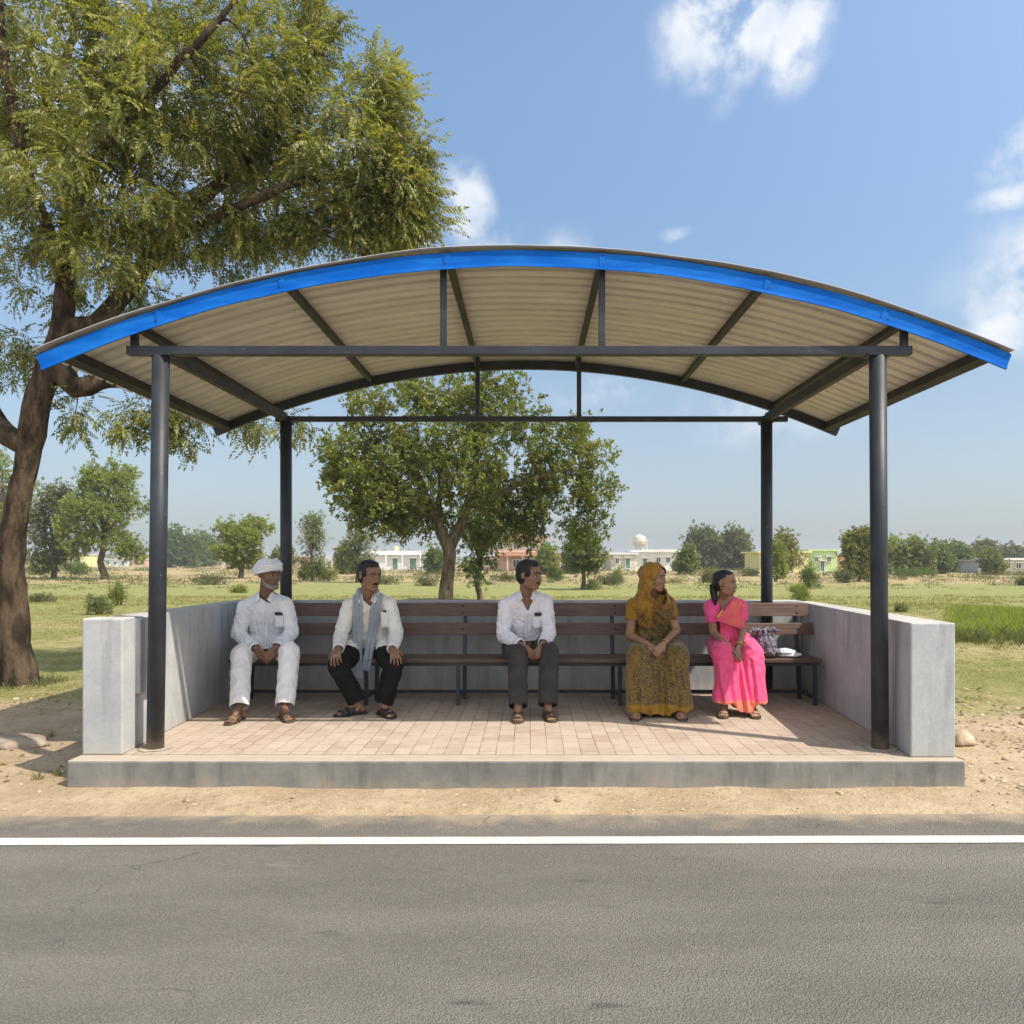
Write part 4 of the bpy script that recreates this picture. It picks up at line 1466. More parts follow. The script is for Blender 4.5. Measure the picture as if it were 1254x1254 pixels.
def print_mat(name, base, dark, light, border, zb, zscale=1.0):
    """printed saree cotton with a plain border along the hem"""
    m, nt, out = new_mat(name)
    b = NB(nt)
    P = b.n('ShaderNodeTexCoord').outputs['Object']
    vor = b.n('ShaderNodeTexVoronoi')
    vor.inputs['Scale'].default_value = 62 * zscale
    b.l(b.mapping(P, scale=(1, 1, 0.8)), vor.inputs['Vector'])
    n1 = b.noise(P, 45 * zscale, 4, 0.6, 1.2)
    col = b.mix(b.smooth(n1, 0.46, 0.56), base, dark)
    col = b.mix(b.smooth(vor.outputs['Distance'], 0.30, 0.12), col, light)
    big = b.noise(b.mapping(P, scale=(1.6, 1.6, 0.5)), 6, 4, 0.6)
    col = b.mix(b.math('MULTIPLY', b.smooth(big, 0.52, 0.64), 0.75), col, base)
    sp = b.n('ShaderNodeSeparateXYZ')
    b.l(P, sp.inputs[0])
    z = b.math('ADD', sp.outputs['Z'], b.math('MULTIPLY', b.math('SUBTRACT', b.noise(P, 5, 2, .5), .5), 0.05))
    col = b.mix(b.math('MULTIPLY', b.smooth(b.math('MULTIPLY', z, -1), -zb - .01, -zb + .012), 0.85), col, border)
    nrm = b.bump(b.noise(b.mapping(P, scale=(1, 1, 0.35)), 26, 4, 0.55, 0.8), 0.35, 0.012)
    b.principled(out, col, 0.7, nrm, 0, 0.25, **{'Sheen Weight': 0.2})
    return m


SKIN = {'a': skin_mat('dark_brown_skin', (0.15, 0.076, 0.047), (0.20, 0.105, 0.067)),
        'b': skin_mat('brown_skin', (0.205, 0.108, 0.066), (0.27, 0.148, 0.094)),
        'c': skin_mat('warm_brown_skin', (0.26, 0.137, 0.085), (0.32, 0.175, 0.11))}
MAT_HAIR = M('black_hair', (0.008, 0.007, 0.007), (0.018, 0.015, 0.014), 30, rough=0.42, bump=0.6, bscale=120, stretch=(1, 1, .3), spec=0.4)
MAT_GREYHAIR = M('grey_stubble', (0.30, 0.28, 0.26), (0.14, 0.10, 0.08), 60, rough=0.9, bump=0.5, bscale=160)
MAT_LIP = M('lips', (0.13, 0.055, 0.045), None, 20, rough=0.45)
MAT_EYEW = M('eye_white', (0.55, 0.52, 0.48), None, 10, rough=0.2, spec=0.5)
MAT_IRIS = M('dark_iris', (0.012, 0.008, 0.006), None, 10, rough=0.15, spec=0.5)
MAT_SANDAL = M('worn_brown_leather', (0.055, 0.038, 0.028), (0.10, 0.075, 0.055), 18, rough=0.6, bump=0.3, bscale=90)
MAT_BLACKSHOE = M('black_leather', (0.018, 0.016, 0.015), (0.035, 0.03, 0.028), 18, rough=0.45, bump=0.2, bscale=90)
MAT_GOLD = M('gold_bangle', (0.65, 0.42, 0.14), None, 20, rough=0.3, metallic=1.0)
MAT_NAVY = M('navy_plastic', (0.012, 0.016, 0.030), None, 20, rough=0.3)
WHITE_A = cloth_mat('white_cotton', (0.66, 0.67, 0.70), (0.74, 0.745, 0.77))
WHITE_B = cloth_mat('off_white_cotton', (0.68, 0.67, 0.63), (0.76, 0.75, 0.71))
WHITE_C = cloth_mat('cool_white_cotton', (0.69, 0.68, 0.73), (0.77, 0.76, 0.80))
PYJAMA = cloth_mat('white_pyjama_cloth', (0.70, 0.685, 0.69), (0.79, 0.775, 0.77))
BLACKC = cloth_mat('black_trouser_cloth', (0.006, 0.0055, 0.006), (0.011, 0.010, 0.010), sheen=0.0)
CHARC = cloth_mat('charcoal_trouser_cloth', (0.040, 0.035, 0.033), (0.058, 0.052, 0.049), sheen=0.03)
TURB = cloth_mat('turban_cloth', (0.62, 0.62, 0.66), (0.76, 0.76, 0.79), stretch=(1, 1, 5), scale=14)


def scarf_mat():
    m, nt, out = new_mat('striped_grey_scarf')
    b = NB(nt)
    uv = b.n('ShaderNodeUVMap').outputs[0]
    sp = b.n('ShaderNodeSeparateXYZ')
    b.l(uv, sp.inputs[0])
    s = b.math('SINE', b.math('MULTIPLY', sp.outputs['X'], 95.0))
    col = b.mix(b.smooth(s, 0.2, 0.75), (0.40, 0.44, 0.48), (0.20, 0.24, 0.29))
    P = b.n('ShaderNodeTexCoord').outputs['Object']
    col = b.val(col, b.remap(b.noise(P, 12, 4, .6), .3, .7, .9, 1.1))
    b.principled(out, col, 0.85, b.bump(b.noise(P, 40, 4, .6), .3, .006), 0, 0.2, **{'Sheen Weight': 0.15})
    return m


SAREE_G = print_mat('mustard_printed_saree', (0.185, 0.112, 0.020), (0.055, 0.040, 0.020), (0.34, 0.26, 0.13), (0.34, 0.18, 0.012), 0.13)
VEIL_G = print_mat('mustard_veil', (0.33, 0.172, 0.016), (0.17, 0.075, 0.018), (0.42, 0.28, 0.07), (0.42, 0.22, 0.012), -9, 0.8)
PALLU_R = print_mat('rust_pallu', (0.26, 0.105, 0.028), (0.12, 0.045, 0.020), (0.34, 0.20, 0.06), (0.4, .2, .02), -9, 1.0)
SAREE_P = print_mat('pink_saree', (0.80, 0.085, 0.215), (0.70, 0.062, 0.175), (0.84, 0.14, 0.28), (0.72, 0.20, 0.10), 0.155)
BLOUSE_P = cloth_mat('pink_blouse_cloth', (0.74, 0.075, 0.25), (0.80, 0.10, 0.29))
PALLU_P = cloth_mat('pink_orange_pallu', (0.78, 0.10, 0.21), (0.80, 0.20, 0.14), scale=7)
BORDER_P = cloth_mat('orange_gold_border', (0.72, 0.25, 0.07), (0.66, 0.33, 0.13), scale=60)


class Shape(MB):
    def capsule(s, p0, p1, r0, r1, n=16, flat=1.0, axis=None):
        """rounded cone; flat squashes it along axis"""
        p0, p1 = Vector(p0), Vector(p1)
        d = p1 - p0
        L = d.length
        d = d / L if L > 1e-6 else Vector((0, 0, 1))
        ref = Vector(axis) if axis is not None else (Vector((1, 0, 0)) if abs(d.x) < .9 else Vector((0, 1, 0)))
        a = (ref - d * ref.dot(d)).normalized()
        b = d.cross(a)
        rings = []
        for k in range(5):
            t = math.pi / 2 * k / 5
            rings.append((p0 - d * r0 * math.cos(t), r0 * math.sin(t)))
        rings.append((p0, r0)); rings.append((p1, r1))
        for k in range(4, -1, -1):
            t = math.pi / 2 * k / 5
            rings.append((p1 + d * r1 * math.cos(t), r1 * math.sin(t)))
        o = len(s.v)
        for c, r in rings:
            r = max(r, 1e-4)
            for k in range(n):
                th = 2 * math.pi * k / n
                s.v.append(c + a * math.cos(th) * r * flat + b * math.sin(th) * r)
        m = len(rings)
        for i in range(m - 1):
            for k in range(n):
                k2 = (k + 1) % n
                s.f.append([o + i * n + k, o + i * n + k2, o + (i + 1) * n + k2, o + (i + 1) * n + k])
        s.f.append([o + k for k in range(n - 1, -1, -1)])
        s.f.append([o + (m - 1) * n + k for k in range(n)])

    def chain(s, pts, rad, n=16, flat=1.0, axis=None):
        for i in range(len(pts) - 1):
            s.capsule(pts[i], pts[i + 1], rad[i], rad[i + 1], n, flat, axis)

    def loft(s, secs, n=28):
        """secs: (centre, half width in x, half depth in y); closed"""
        o = len(s.v)
        for c, a, b in secs:
            c = Vector(c)
            for k in range(n):
                t = 2 * math.pi * k / n
                ct, st = math.cos(t), math.sin(t)
                e = 0.85
                s.v.append(c + Vector((math.copysign(abs(ct) ** e, ct) * a, math.copysign(abs(st) ** e, st) * b, 0)))
        m = len(secs)
        for i in range(m - 1):
            for k in range(n):
                k2 = (k + 1) % n
                s.f.append([o + i * n + k, o + i * n + k2, o + (i + 1) * n + k2, o + (i + 1) * n + k])
        s.f.append([o + k for k in range(n - 1, -1, -1)])
        s.f.append([o + (m - 1) * n + k for k in range(n)])


def remesh(shape, voxel, smooth=6, factor=0.5):
    me = bpy.data.meshes.new('tmp')
    me.from_pydata(shape.v, [], shape.f)
    me.update()
    o = bpy.data.objects.new('tmp', me)
    COL.objects.link(o)
    r = o.modifiers.new('r', 'REMESH')
    r.mode = 'VOXEL'
    r.voxel_size = voxel
    r.adaptivity = 0
    if smooth:
        sm = o.modifiers.new('s', 'SMOOTH')
        sm.factor = factor
        sm.iterations = smooth
    dg = bpy.context.evaluated_depsgraph_get()
    out = bpy.data.meshes.new_from_object(o.evaluated_get(dg))
    bpy.data.objects.remove(o)
    bpy.data.meshes.remove(me)
    return out


def coords(me):
    a = np.empty(len(me.vertices) * 3, dtype=np.float32)
    me.vertices.foreach_get('co', a)
    return a.reshape(-1, 3).astype(np.float64)


def normals(me):
    a = np.empty(len(me.vertices) * 3, dtype=np.float32)
    me.vertex_normals.foreach_get('vector', a)
    return a.reshape(-1, 3).astype(np.float64)


def setco(me, a):
    me.vertices.foreach_set('co', a.astype(np.float32).ravel())
    me.update()


def wrinkle(me, fn):
    """moves every vertex along its normal by fn(point)"""
    c, n = coords(me), normals(me)
    d = np.array([fn(p) for p in c])
    setco(me, c + n * d[:, None])


def cut(me, kill, snap=None):
    """removes the vertices for which kill(point) is true and evens the edge this leaves"""
    bm = bmesh.new()
    bm.from_mesh(me)
    bmesh.ops.delete(bm, geom=[v for v in bm.verts if kill(v.co)], context='VERTS')
    loose = [v for v in bm.verts if not v.link_faces]
    bmesh.ops.delete(bm, geom=loose, context='VERTS')
    rim = {}
    for e in bm.edges:
        if e.is_boundary:
            a, b = e.verts
            rim.setdefault(a, []).append(b)
            rim.setdefault(b, []).append(a)
    if snap:
        for v in rim:
            z = snap(v.co)
            if abs(v.co.z - z) < .03:
                v.co.z = z
    for _ in range(8):
        new = {v: v.co * .5 + (n[0].co + n[1].co) * .25 for v, n in rim.items() if len(n) == 2}
        for v, c in new.items():
            v.co = c
    bm.to_mesh(me)
    bm.free()
    me.update()


def finish(me, name, mat, parent=None, loc=None, thick=0.0, sub=0):
    off = world_loc(parent) if parent is not None else Vector(loc)
    setco(me, coords(me) - np.array(off))
    me.name = name
    me.materials.clear()
    me.polygons.foreach_set('use_smooth', [True] * len(me.polygons))
    o = link_mesh(name, me, mat, parent)
    if parent is None:
        o.location = off
    if thick:
        so = o.modifiers.new('thickness', 'SOLIDIFY')
        so.thickness = thick
        so.offset = 1
    return o


def bvh(me):
    bm = bmesh.new()
    bm.from_mesh(me)
    t = BVHTree.FromBMesh(bm)
    bm.free()
    return t


def drape(tree, corners, Y, name, mat, parent, off=0.004, nu=10, nv=14, wave=None, thick=0.003, hold=None, slope=0.0):
    """a strip of cloth laid on the surface below it; corners: four bearings, clockwise from the upper left.
    Below hold (0..1) the strip hangs free."""
    tl, tr, br, bl = corners
    px = np.zeros((nv + 1, nu + 1)); py = px.copy(); H_ = np.full(px.shape, np.nan)
    for j in range(nv + 1):
        v = j / nv
        for i in range(nu + 1):
            u = i / nu
            px[j, i] = (tl[0] * (1 - u) + tr[0] * u) * (1 - v) + (bl[0] * (1 - u) + br[0] * u) * v
            py[j, i] = (tl[1] * (1 - u) + tr[1] * u) * (1 - v) + (bl[1] * (1 - u) + br[1] * u) * v
            p = at(px[j, i], py[j, i], Y)
            for t_ in tree:
                h = t_.ray_cast(Vector((p.x, Y - 1.0, p.z)), Vector((0, 1, 0)))
                if h[0] is not None and abs(h[0].y - Y) < 0.30 and not (H_[j, i] < h[0].y):
                    H_[j, i] = h[0].y
    lim = np.where(np.isnan(H_), 99.0, H_ - off)
    if hold is not None:
        lim[int(hold * nv):, :] = 99.0
    Ys = np.where(lim > 50, np.nanmedian(H_) if np.isfinite(H_).any() else Y, lim)
    for it in range(40):
        A = np.pad(Ys, 1, mode='edge')
        m_ = (A[:-2, 1:-1] + A[2:, 1:-1] + A[1:-1, :-2] + A[1:-1, 2:]) / 4
        Ys = np.minimum(m_, lim)
    if hold is not None:
        jh = int(hold * nv)
        for j in range(jh, nv + 1):
            Ys[j, :] = Ys[jh - 1, :] * .4 + Ys[jh - 1, :].min() * .6 + slope * (j - jh) / nv
    V = []
    for j in range(nv + 1):
        for i in range(nu + 1):
            y = Ys[j, i] - (wave(i / nu, j / nv) if wave else 0)
            V.append(at(px[j, i], py[j, i], y))
    F = []
    w = nu + 1
    for j in range(nv):
        for i in range(nu):
            a = j * w + i
            F.append((a, a + w, a + w + 1, a + 1))
    offp = world_loc(parent)
    me = np_mesh(name, np.array([list(q - offp) for q in V]), F, True)
    uvl = me.uv_layers.new(name='UVMap')
    li = np.empty(len(me.loops), dtype=np.int32)
    me.loops.foreach_get('vertex_index', li)
    U = np.stack([(li % w) / nu, (li // w) / nv], 1).astype(np.float32)
    uvl.data.foreach_set('uv', U.ravel())
    o = link_mesh(name, me, mat, parent)
    so = o.modifiers.new('thickness', 'SOLIDIFY')
    so.thickness = thick
    so.offset = 0
    return o


def onfloor(px, py, z):
    """the point of height z seen at that bearing"""
    return at(px, py, (EYE - z) * FPX / (py - HY))


class Frame:
    def __init__(s, c, yaw, pitch=0, roll=0, H=0.27, kx=1.06, ky=1.08):
        s.c = Vector(c)
        f = Vector((math.sin(yaw) * math.cos(pitch), -math.cos(yaw) * math.cos(pitch), math.sin(pitch)))
        r = f.cross(Vector((0, 0, 1))).normalized()
        u = r.cross(f).normalized()
        if roll:
            q = Matrix.Rotation(roll, 3, f)
            r, u = q @ r, q @ u
        s.f, s.r, s.u, s.H, s.kx, s.ky = f, r, u, H, kx, ky

    def p(s, x, y, z):
        return s.c + (s.r * (x * s.kx) + s.f * (y * s.ky) + s.u * z) * s.H

    def inv(s, q):
        d = (Vector(q) - s.c) / s.H
        return Vector((d.dot(s.r) / s.kx, d.dot(s.f) / s.ky, d.dot(s.u)))

    def ax(s):
        return (s.r * s.kx, s.f * s.ky, s.u)


def add_head(S, fr, female=False, lean=1.0):
    H = fr.H
    e = lambda c, r: S.ellipsoid(fr.p(*c), [q * H for q in r], 24, 16, fr.ax())
    cap = lambda a, b, r0, r1: S.capsule(fr.p(*a), fr.p(*b), r0 * H, r1 * H, 12)
    e((0, -.045, .15), (.330, .395, .345))
    e((0, .09, -.07), (.275, .280, .38))
    e((0, .09, -.22), (.240 * lean, .240, .235))
    e((0, .215, -.395), (.105, .095, .085))
    cap((-.225, .02, -.26), (-.10, .21, -.37), .085, .08)
    cap((.225, .02, -.26), (.10, .21, -.37), .085, .08)
    for s in (-1, 1):
        e((s * .145, .235, -.10), (.105, .09, .095))
        e((s * .325, -.04, -.03), (.028, .058, .085))
        e((s * .333, -.06, .005), (.024, .048, .062))
        e((s * .042, .365, -.145), (.046, .046, .036))
    br = .044 if not female else .034
    cap((-.12, .312, .085), (.12, .312, .085), br, br)
    cap((-.12, .305, .085), (-.215, .225, .07), br, br * .8)
    cap((.12, .305, .085), (.215, .225, .07), br, br * .8)
    cap((0, .33, .06), (0, .405, -.118), .034, .052 if not female else .046)
    e((0, .285, -.27), (.125, .08, .095))


def face_parts(body, fr, brow=True, moustache=None, beard=None, lips=MAT_LIP, female=False):
    H = fr.H
    for s in (-1, 1):
        S = MB()
        S.ellipsoid(fr.p(s * .13, .288, .0), [.055 * H, .048 * H, .019 * H], 14, 10, fr.ax())
        ey = S.build('eye', MAT_EYEW, body, True)
        S = MB()
        S.ellipsoid(fr.p(s * .128, .322, .002), [.028 * H, .020 * H, .025 * H], 12, 8, fr.ax())
        S.build('iris', MAT_IRIS, ey, True)
        S = Shape()
        S.chain([fr.p(s * .065, .322, .012), fr.p(s * .125, .338, .026), fr.p(s * .195, .295, .010)], [.008 * H, .012 * H, .008 * H], 8)
        S.build('eyelid', MAT_HAIR, ey, True)
        S = Shape()
        a = .015 if female else .021
        S.chain([fr.p(s * .05, .352, .10), fr.p(s * .13, .348, .122), fr.p(s * .215, .270, .095)], [a * H, a * H, a * .6 * H], 8)
        S.build('eyebrow', MAT_HAIR, body, True)
    S = Shape()
    S.chain([fr.p(-.080, .338, -.265), fr.p(-.03, .366, -.246), fr.p(0, .364, -.252), fr.p(.03, .366, -.246), fr.p(.080, .338, -.265)], [.009 * H, .018 * H, .018 * H, .018 * H, .009 * H], 8)
    S.chain([fr.p(-.070, .338, -.275), fr.p(0, .364, -.292), fr.p(.070, .338, -.275)], [.009 * H, .023 * H, .009 * H], 8)
    S.build('lips', lips, body, True)
    if moustache:
        S = Shape()
        for s in (-1, 1):
            S.chain([fr.p(0, .378, -.205), fr.p(s * .06, .362, -.212), fr.p(s * .125, .315, -.245)], [.022 * H, .024 * H, .012 * H], 10)
        S.build('moustache', moustache, body, True)
    if beard:
        S = Shape()
        S.chain([fr.p(-.255, .03, -.20), fr.p(-.215, .10, -.33), fr.p(-.09, .25, -.42), fr.p(.09, .25, -.42), fr.p(.215, .10, -.33), fr.p(.255, .03, -.20)], [.045 * H, .07 * H, .095 * H, .095 * H, .07 * H, .045 * H], 12)
        S.ellipsoid(fr.p(0, .29, -.40), (.10 * H, .085 * H, .085 * H), 14, 10, fr.ax())
        me = remesh(S, 0.005, 3)
        wrinkle(me, lambda p: 0.003 * mnoise.noise(Vector(p) * 150))
        finish(me, 'beard', beard, body)


def short_hair(body, fr, mat=MAT_HAIR, puff=1.0):
    H = fr.H
    S = Shape()
    S.ellipsoid(fr.p(0, -.085, .205), [.335 * H * puff, .395 * H, .335 * H * puff], 26, 18, fr.ax())
    S.ellipsoid(fr.p(0, -.165, .02), [.318 * H, .300 * H, .36 * H], 26, 18, fr.ax())
    for s in (-1, 1):
        S.ellipsoid(fr.p(s * .255, .075, .13), [.085 * H, .12 * H, .17 * H], 14, 10, fr.ax())
    S.ellipsoid(fr.p(.03, .10, .40), [.24 * H, .20 * H, .13 * H], 20, 12, fr.ax())
    me = remesh(S, 0.005, 2)
    wrinkle(me, lambda p: 0.004 * mnoise.noise(Vector(p) * 70) + 0.003 * mnoise.noise(Vector(p) * 160))
    return finish(me, 'hair', mat, body)


def add_hand(S, wrist, knuck, back, curl=0.5, size=1.0, thumb=1, spread=0.10, tcurl=0.4, first=0.25):
    """palm from wrist to knuckles; back = direction the back of the hand faces; thumb = side (+1 / -1) along back x forward"""
    w, k = Vector(wrist), Vector(knuck)
    d = (k - w).normalized()
    b = (Vector(back) - d * Vector(back).dot(d)).normalized()
    side = d.cross(b).normalized() * thumb          # towards the thumb
    k = w + d * 0.088 * size
    for i in range(4):
        o = (1.5 - i) * 0.0195 * size
        S.capsule(w + side * o * 0.55 + d * 0.012 * size, k + side * o, 0.0165 * size, 0.0115 * size, 10, 0.8, b)
    S.capsule(w - d * .02 * size, w + d * 0.03 * size, 0.024 * size, 0.024 * size, 12, 0.72, b)
    lens = [(.040, .025, .020), (.045, .028, .021), (.042, .026, .020), (.032, .020, .018)]
    for i in range(4):
        o = (1.5 - i) * 0.0195 * size
        p = k + side * o
        dirv_ = (d + side * (1.5 - i) * spread * 0.5).normalized()
        ang = first
        for j, L in enumerate(lens[i]):
            q = (dirv_ * math.cos(ang) - b * math.sin(ang)).normalized()
            e = p + q * L * size * 1.05
            S.capsule(p, e, (.0096 - .0009 * j) * size, (.0092 - .0011 * j) * size, 10)
            p = e
            ang += curl * (1.0 + 0.08 * i)
    # thumb leaves the side of the palm near its base
    p = w + d * 0.026 * size + side * 0.026 * size
    S.capsule(w + d * .014 * size + side * .012 * size, p, .016 * size, .0145 * size, 10)
    q = (d * 0.72 + side * 0.68 - b * 0.25).normalized()
    e = p + q * 0.040 * size
    S.capsule(p, e, .0135 * size, .0108 * size, 10)
    q2 = (d * (0.85 + .2 * tcurl) + side * (0.35 - tcurl) - b * (0.3 + .3 * tcurl)).normalized()
    S.capsule(e, e + q2 * 0.032 * size, .0105 * size, .0085 * size, 10)


def add_foot(S, ankle, toe, size=1.0):
    """bare foot flat on the ground; returns heel, ball and direction"""
    a, t = Vector(ankle), Vector(toe)
    d = Vector((t.x - a.x, t.y - a.y, 0)).normalized()
    z0 = FLOOR + 0.0055 + 0.014
    sd = Vector((d.y, -d.x, 0))
    heel = Vector((a.x, a.y, 0)) - d * 0.045 * size
    heel.z = z0 + 0.030 * size
    ball = Vector((a.x, a.y, 0)) + d * 0.125 * size
    ball.z = z0 + 0.022 * size
    S.capsule(a, heel + d * .02, .036 * size, .034 * size, 14)
    S.capsule(heel, ball, .032 * size, .030 * size, 14)
    for o in (-1, 1):
        S.capsule(heel + d * .06, ball + sd * .022 * size * o, .028 * size, .021 * size, 12)
    S.capsule(a + d * .015, ball - d * .03, .034 * size, .024 * size, 12)
    inner = 1 if sd.x * (1 if a.x < 0 else 1) > 0 else -1
    for i in range(5):
        o = (i - 2) * 0.0165 * size
        L = (0.052, 0.054, 0.050, 0.043, 0.034)[i] * size
        r = (.0135, .0105, .010, .0095, .009)[i] * size
        p = ball + sd * o * s_foot[0]
        S.capsule(Vector((p.x, p.y, z0 + .014)), Vector((p.x, p.y, z0)) + d * L + Vector((0, 0, .009)), r * 1.1, r, 10)
    return heel, ball, d, sd


s_foot = [1]


def sandal(body, heel, ball, d, sd, mat, size=1.0, closed=False):
    z0 = FLOOR + 0.0058
    prof = [(-.045, .026), (-.035, .034), (0, .037), (.06, .034), (.12, .040), (.17, .046), (.21, .044), (.24, .034), (.255, .018)]
    hl = heel + d * 0.005
    L = [hl + d * a * size + sd * w * size for a, w in prof] + [hl + d * a * size - sd * w * size for a, w in reversed(prof)]
    mb = MB()
    mb.prism([(p.x, p.y) for p in L], z0, z0 + 0.016)
    # make the faces point outward whichever way the outline runs
    so = mb.build('sandal', mat, body, bevel=0.003)
    bm = bmesh.new(); bm.from_mesh(so.data); bmesh.ops.recalc_face_normals(bm, faces=bm.faces); bm.to_mesh(so.data); bm.free()
    for (a, w, h, wd) in (((.115, .047, .062, .036), (.175, .049, .045, .030)) if not closed else ((.10, .046, .074, .05), (.155, .049, .058, .05), (.19, .048, .046, .03), (.03, .042, .06, .02))):
        vs, fs = [], []
        n = 12
        for i in range(n + 1):
            t = math.pi * i / n
            c = hl + d * a * size + sd * (math.cos(t) * w * size)
            z = z0 + 0.004 + math.sin(t) ** 0.8 * h * size
            for e in (-.5, .5):
                q = c + d * e * wd * size
                vs.append((q.x, q.y, z - e * 0.25 * wd * size))
        for i in range(n):
            fs.append((2 * i, 2 * i + 1, 2 * i + 3, 2 * i + 2))
        s_ = MB(); s_.add(vs, fs)
        o = s_.build('strap', mat, so, True)
        th = o.modifiers.new('thickness', 'SOLIDIFY'); th.thickness = 0.004; th.offset = 1
    return so


def make_person(d):
    """d: joints as points, and how the person is dressed"""
    S = Shape()
    fr = d['head']
    H = fr.H
    k = d.get('k', 1.1)
    d['neck'] = d['neck'] + Vector((0, .012, .028))
    nb_, shl, shr = d['neck'], d['sh'][0], d['sh'][1]
    hipc = (d['hip'][0] + d['hip'][1]) / 2
    chestc = (shl + shr) / 2
    bw = abs(shr.x - shl.x) / 2
    add_head(S, fr, d.get('female', False), d.get('lean', 1.0))
    nr = (.225 if not d.get('female') else .185) * H
    S.capsule(fr.p(0, -.09, -.18), nb_, nr, nr * 1.12, 16)
    slim = d.get('slim', 0.0)

    def torso(e, waist=1.0):
        """e: how far outside the body the surface lies"""
        secs = []
        bot = hipc + Vector((0, 0.0, -0.085))
        lev = [(0.0, .175 * waist, .125), (.16, .172 * waist, .128), (.36, .158 * waist, .120), (.60, .165, .118), (.78, bw * .92, .112), (.90, bw * .78, .092), (.96, bw * .50, .078), (1.0, .062, .065)]
        top = Vector((nb_.x, nb_.y + .015, max(max(shl.z, shr.z) + .045, nb_.z - .01)))
        for t, a, b_ in lev:
            c = bot.lerp(top, t)
            c.y += -d.get('slouch', .03) * math.sin(math.pi * t) * -1
            secs.append((c, a * (1 if t > .75 else k * .97) + e - slim, b_ * k * .95 + e))
        return secs
    S.loft(torso(-0.004))
    for i in (0, 1):
        S.capsule(nb_ + Vector((0, .015, -.01)), d['sh'][i], .055, .058, 14)
        S.chain([d['sh'][i], d['el'][i], d['wr'][i]], [.050 * k, .040 * k, .026 * k], 16)
        S.chain([d['hip'][i], d['kn'][i]], [.085 * k, .060 * k], 18)
        S.chain([d['kn'][i], d['kn'][i].lerp(d['an'][i], .35) + Vector((0, .02, 0)), d['an'][i]], [.055 * k, .050 * k, .034 * k], 16)
        hd = d['hand'][i]
        add_hand(S, d['wr'][i], hd['to'], hd['back'], hd.get('curl', .5), k * hd.get('size', 1.0), hd['thumb'], hd.get('spread', .1), hd.get('tcurl', .4), hd.get('first', .25))
    feet = []
    for i in (0, 1):
        s_foot[0] = 1 if i == 0 else -1
        feet.append(add_foot(S, d['an'][i], d['toe'][i], k * .96))
    loc = Vector((hipc.x, hipc.y - .3, FLOOR))
    body = finish(remesh(S, 0.0045, 4), 'person', SKIN[d['skin']], None, loc)
    tag(body, d['label'], 'person', d.get('group'))
    for f in feet:
        if d.get('sandal') is not None:
            sandal(body, *f, d['sandal'], k * .96, d.get('closed', False))
    face_parts(body, fr, moustache=d.get('moustache'), beard=d.get('beard'), female=d.get('female', False), lips=d.get('lips', MAT_LIP))
    return body, torso


def folds(p, a=0.006, z=1.0):
    """long slanting creases with fine crumpling between them"""
    v = Vector(p)
    w = 2.2 * mnoise.noise(v * 3.5)
    n1 = mnoise.noise(Vector((v.x * 15 + v.z * 6 + w, v.y * 9, v.z * 5 - v.x * 3)))
    n2 = mnoise.noise(Vector((v.x * 24 - v.z * 9 + w, v.y * 18, v.z * 11 + v.x * 5)))
    n3 = mnoise.noise(v * 42)
    return a * ((1 - min(1, abs(n1) * 3.0)) * .55 + (1 - min(1, abs(n2) * 3.0)) * .40 + .16 * n3 - .35)


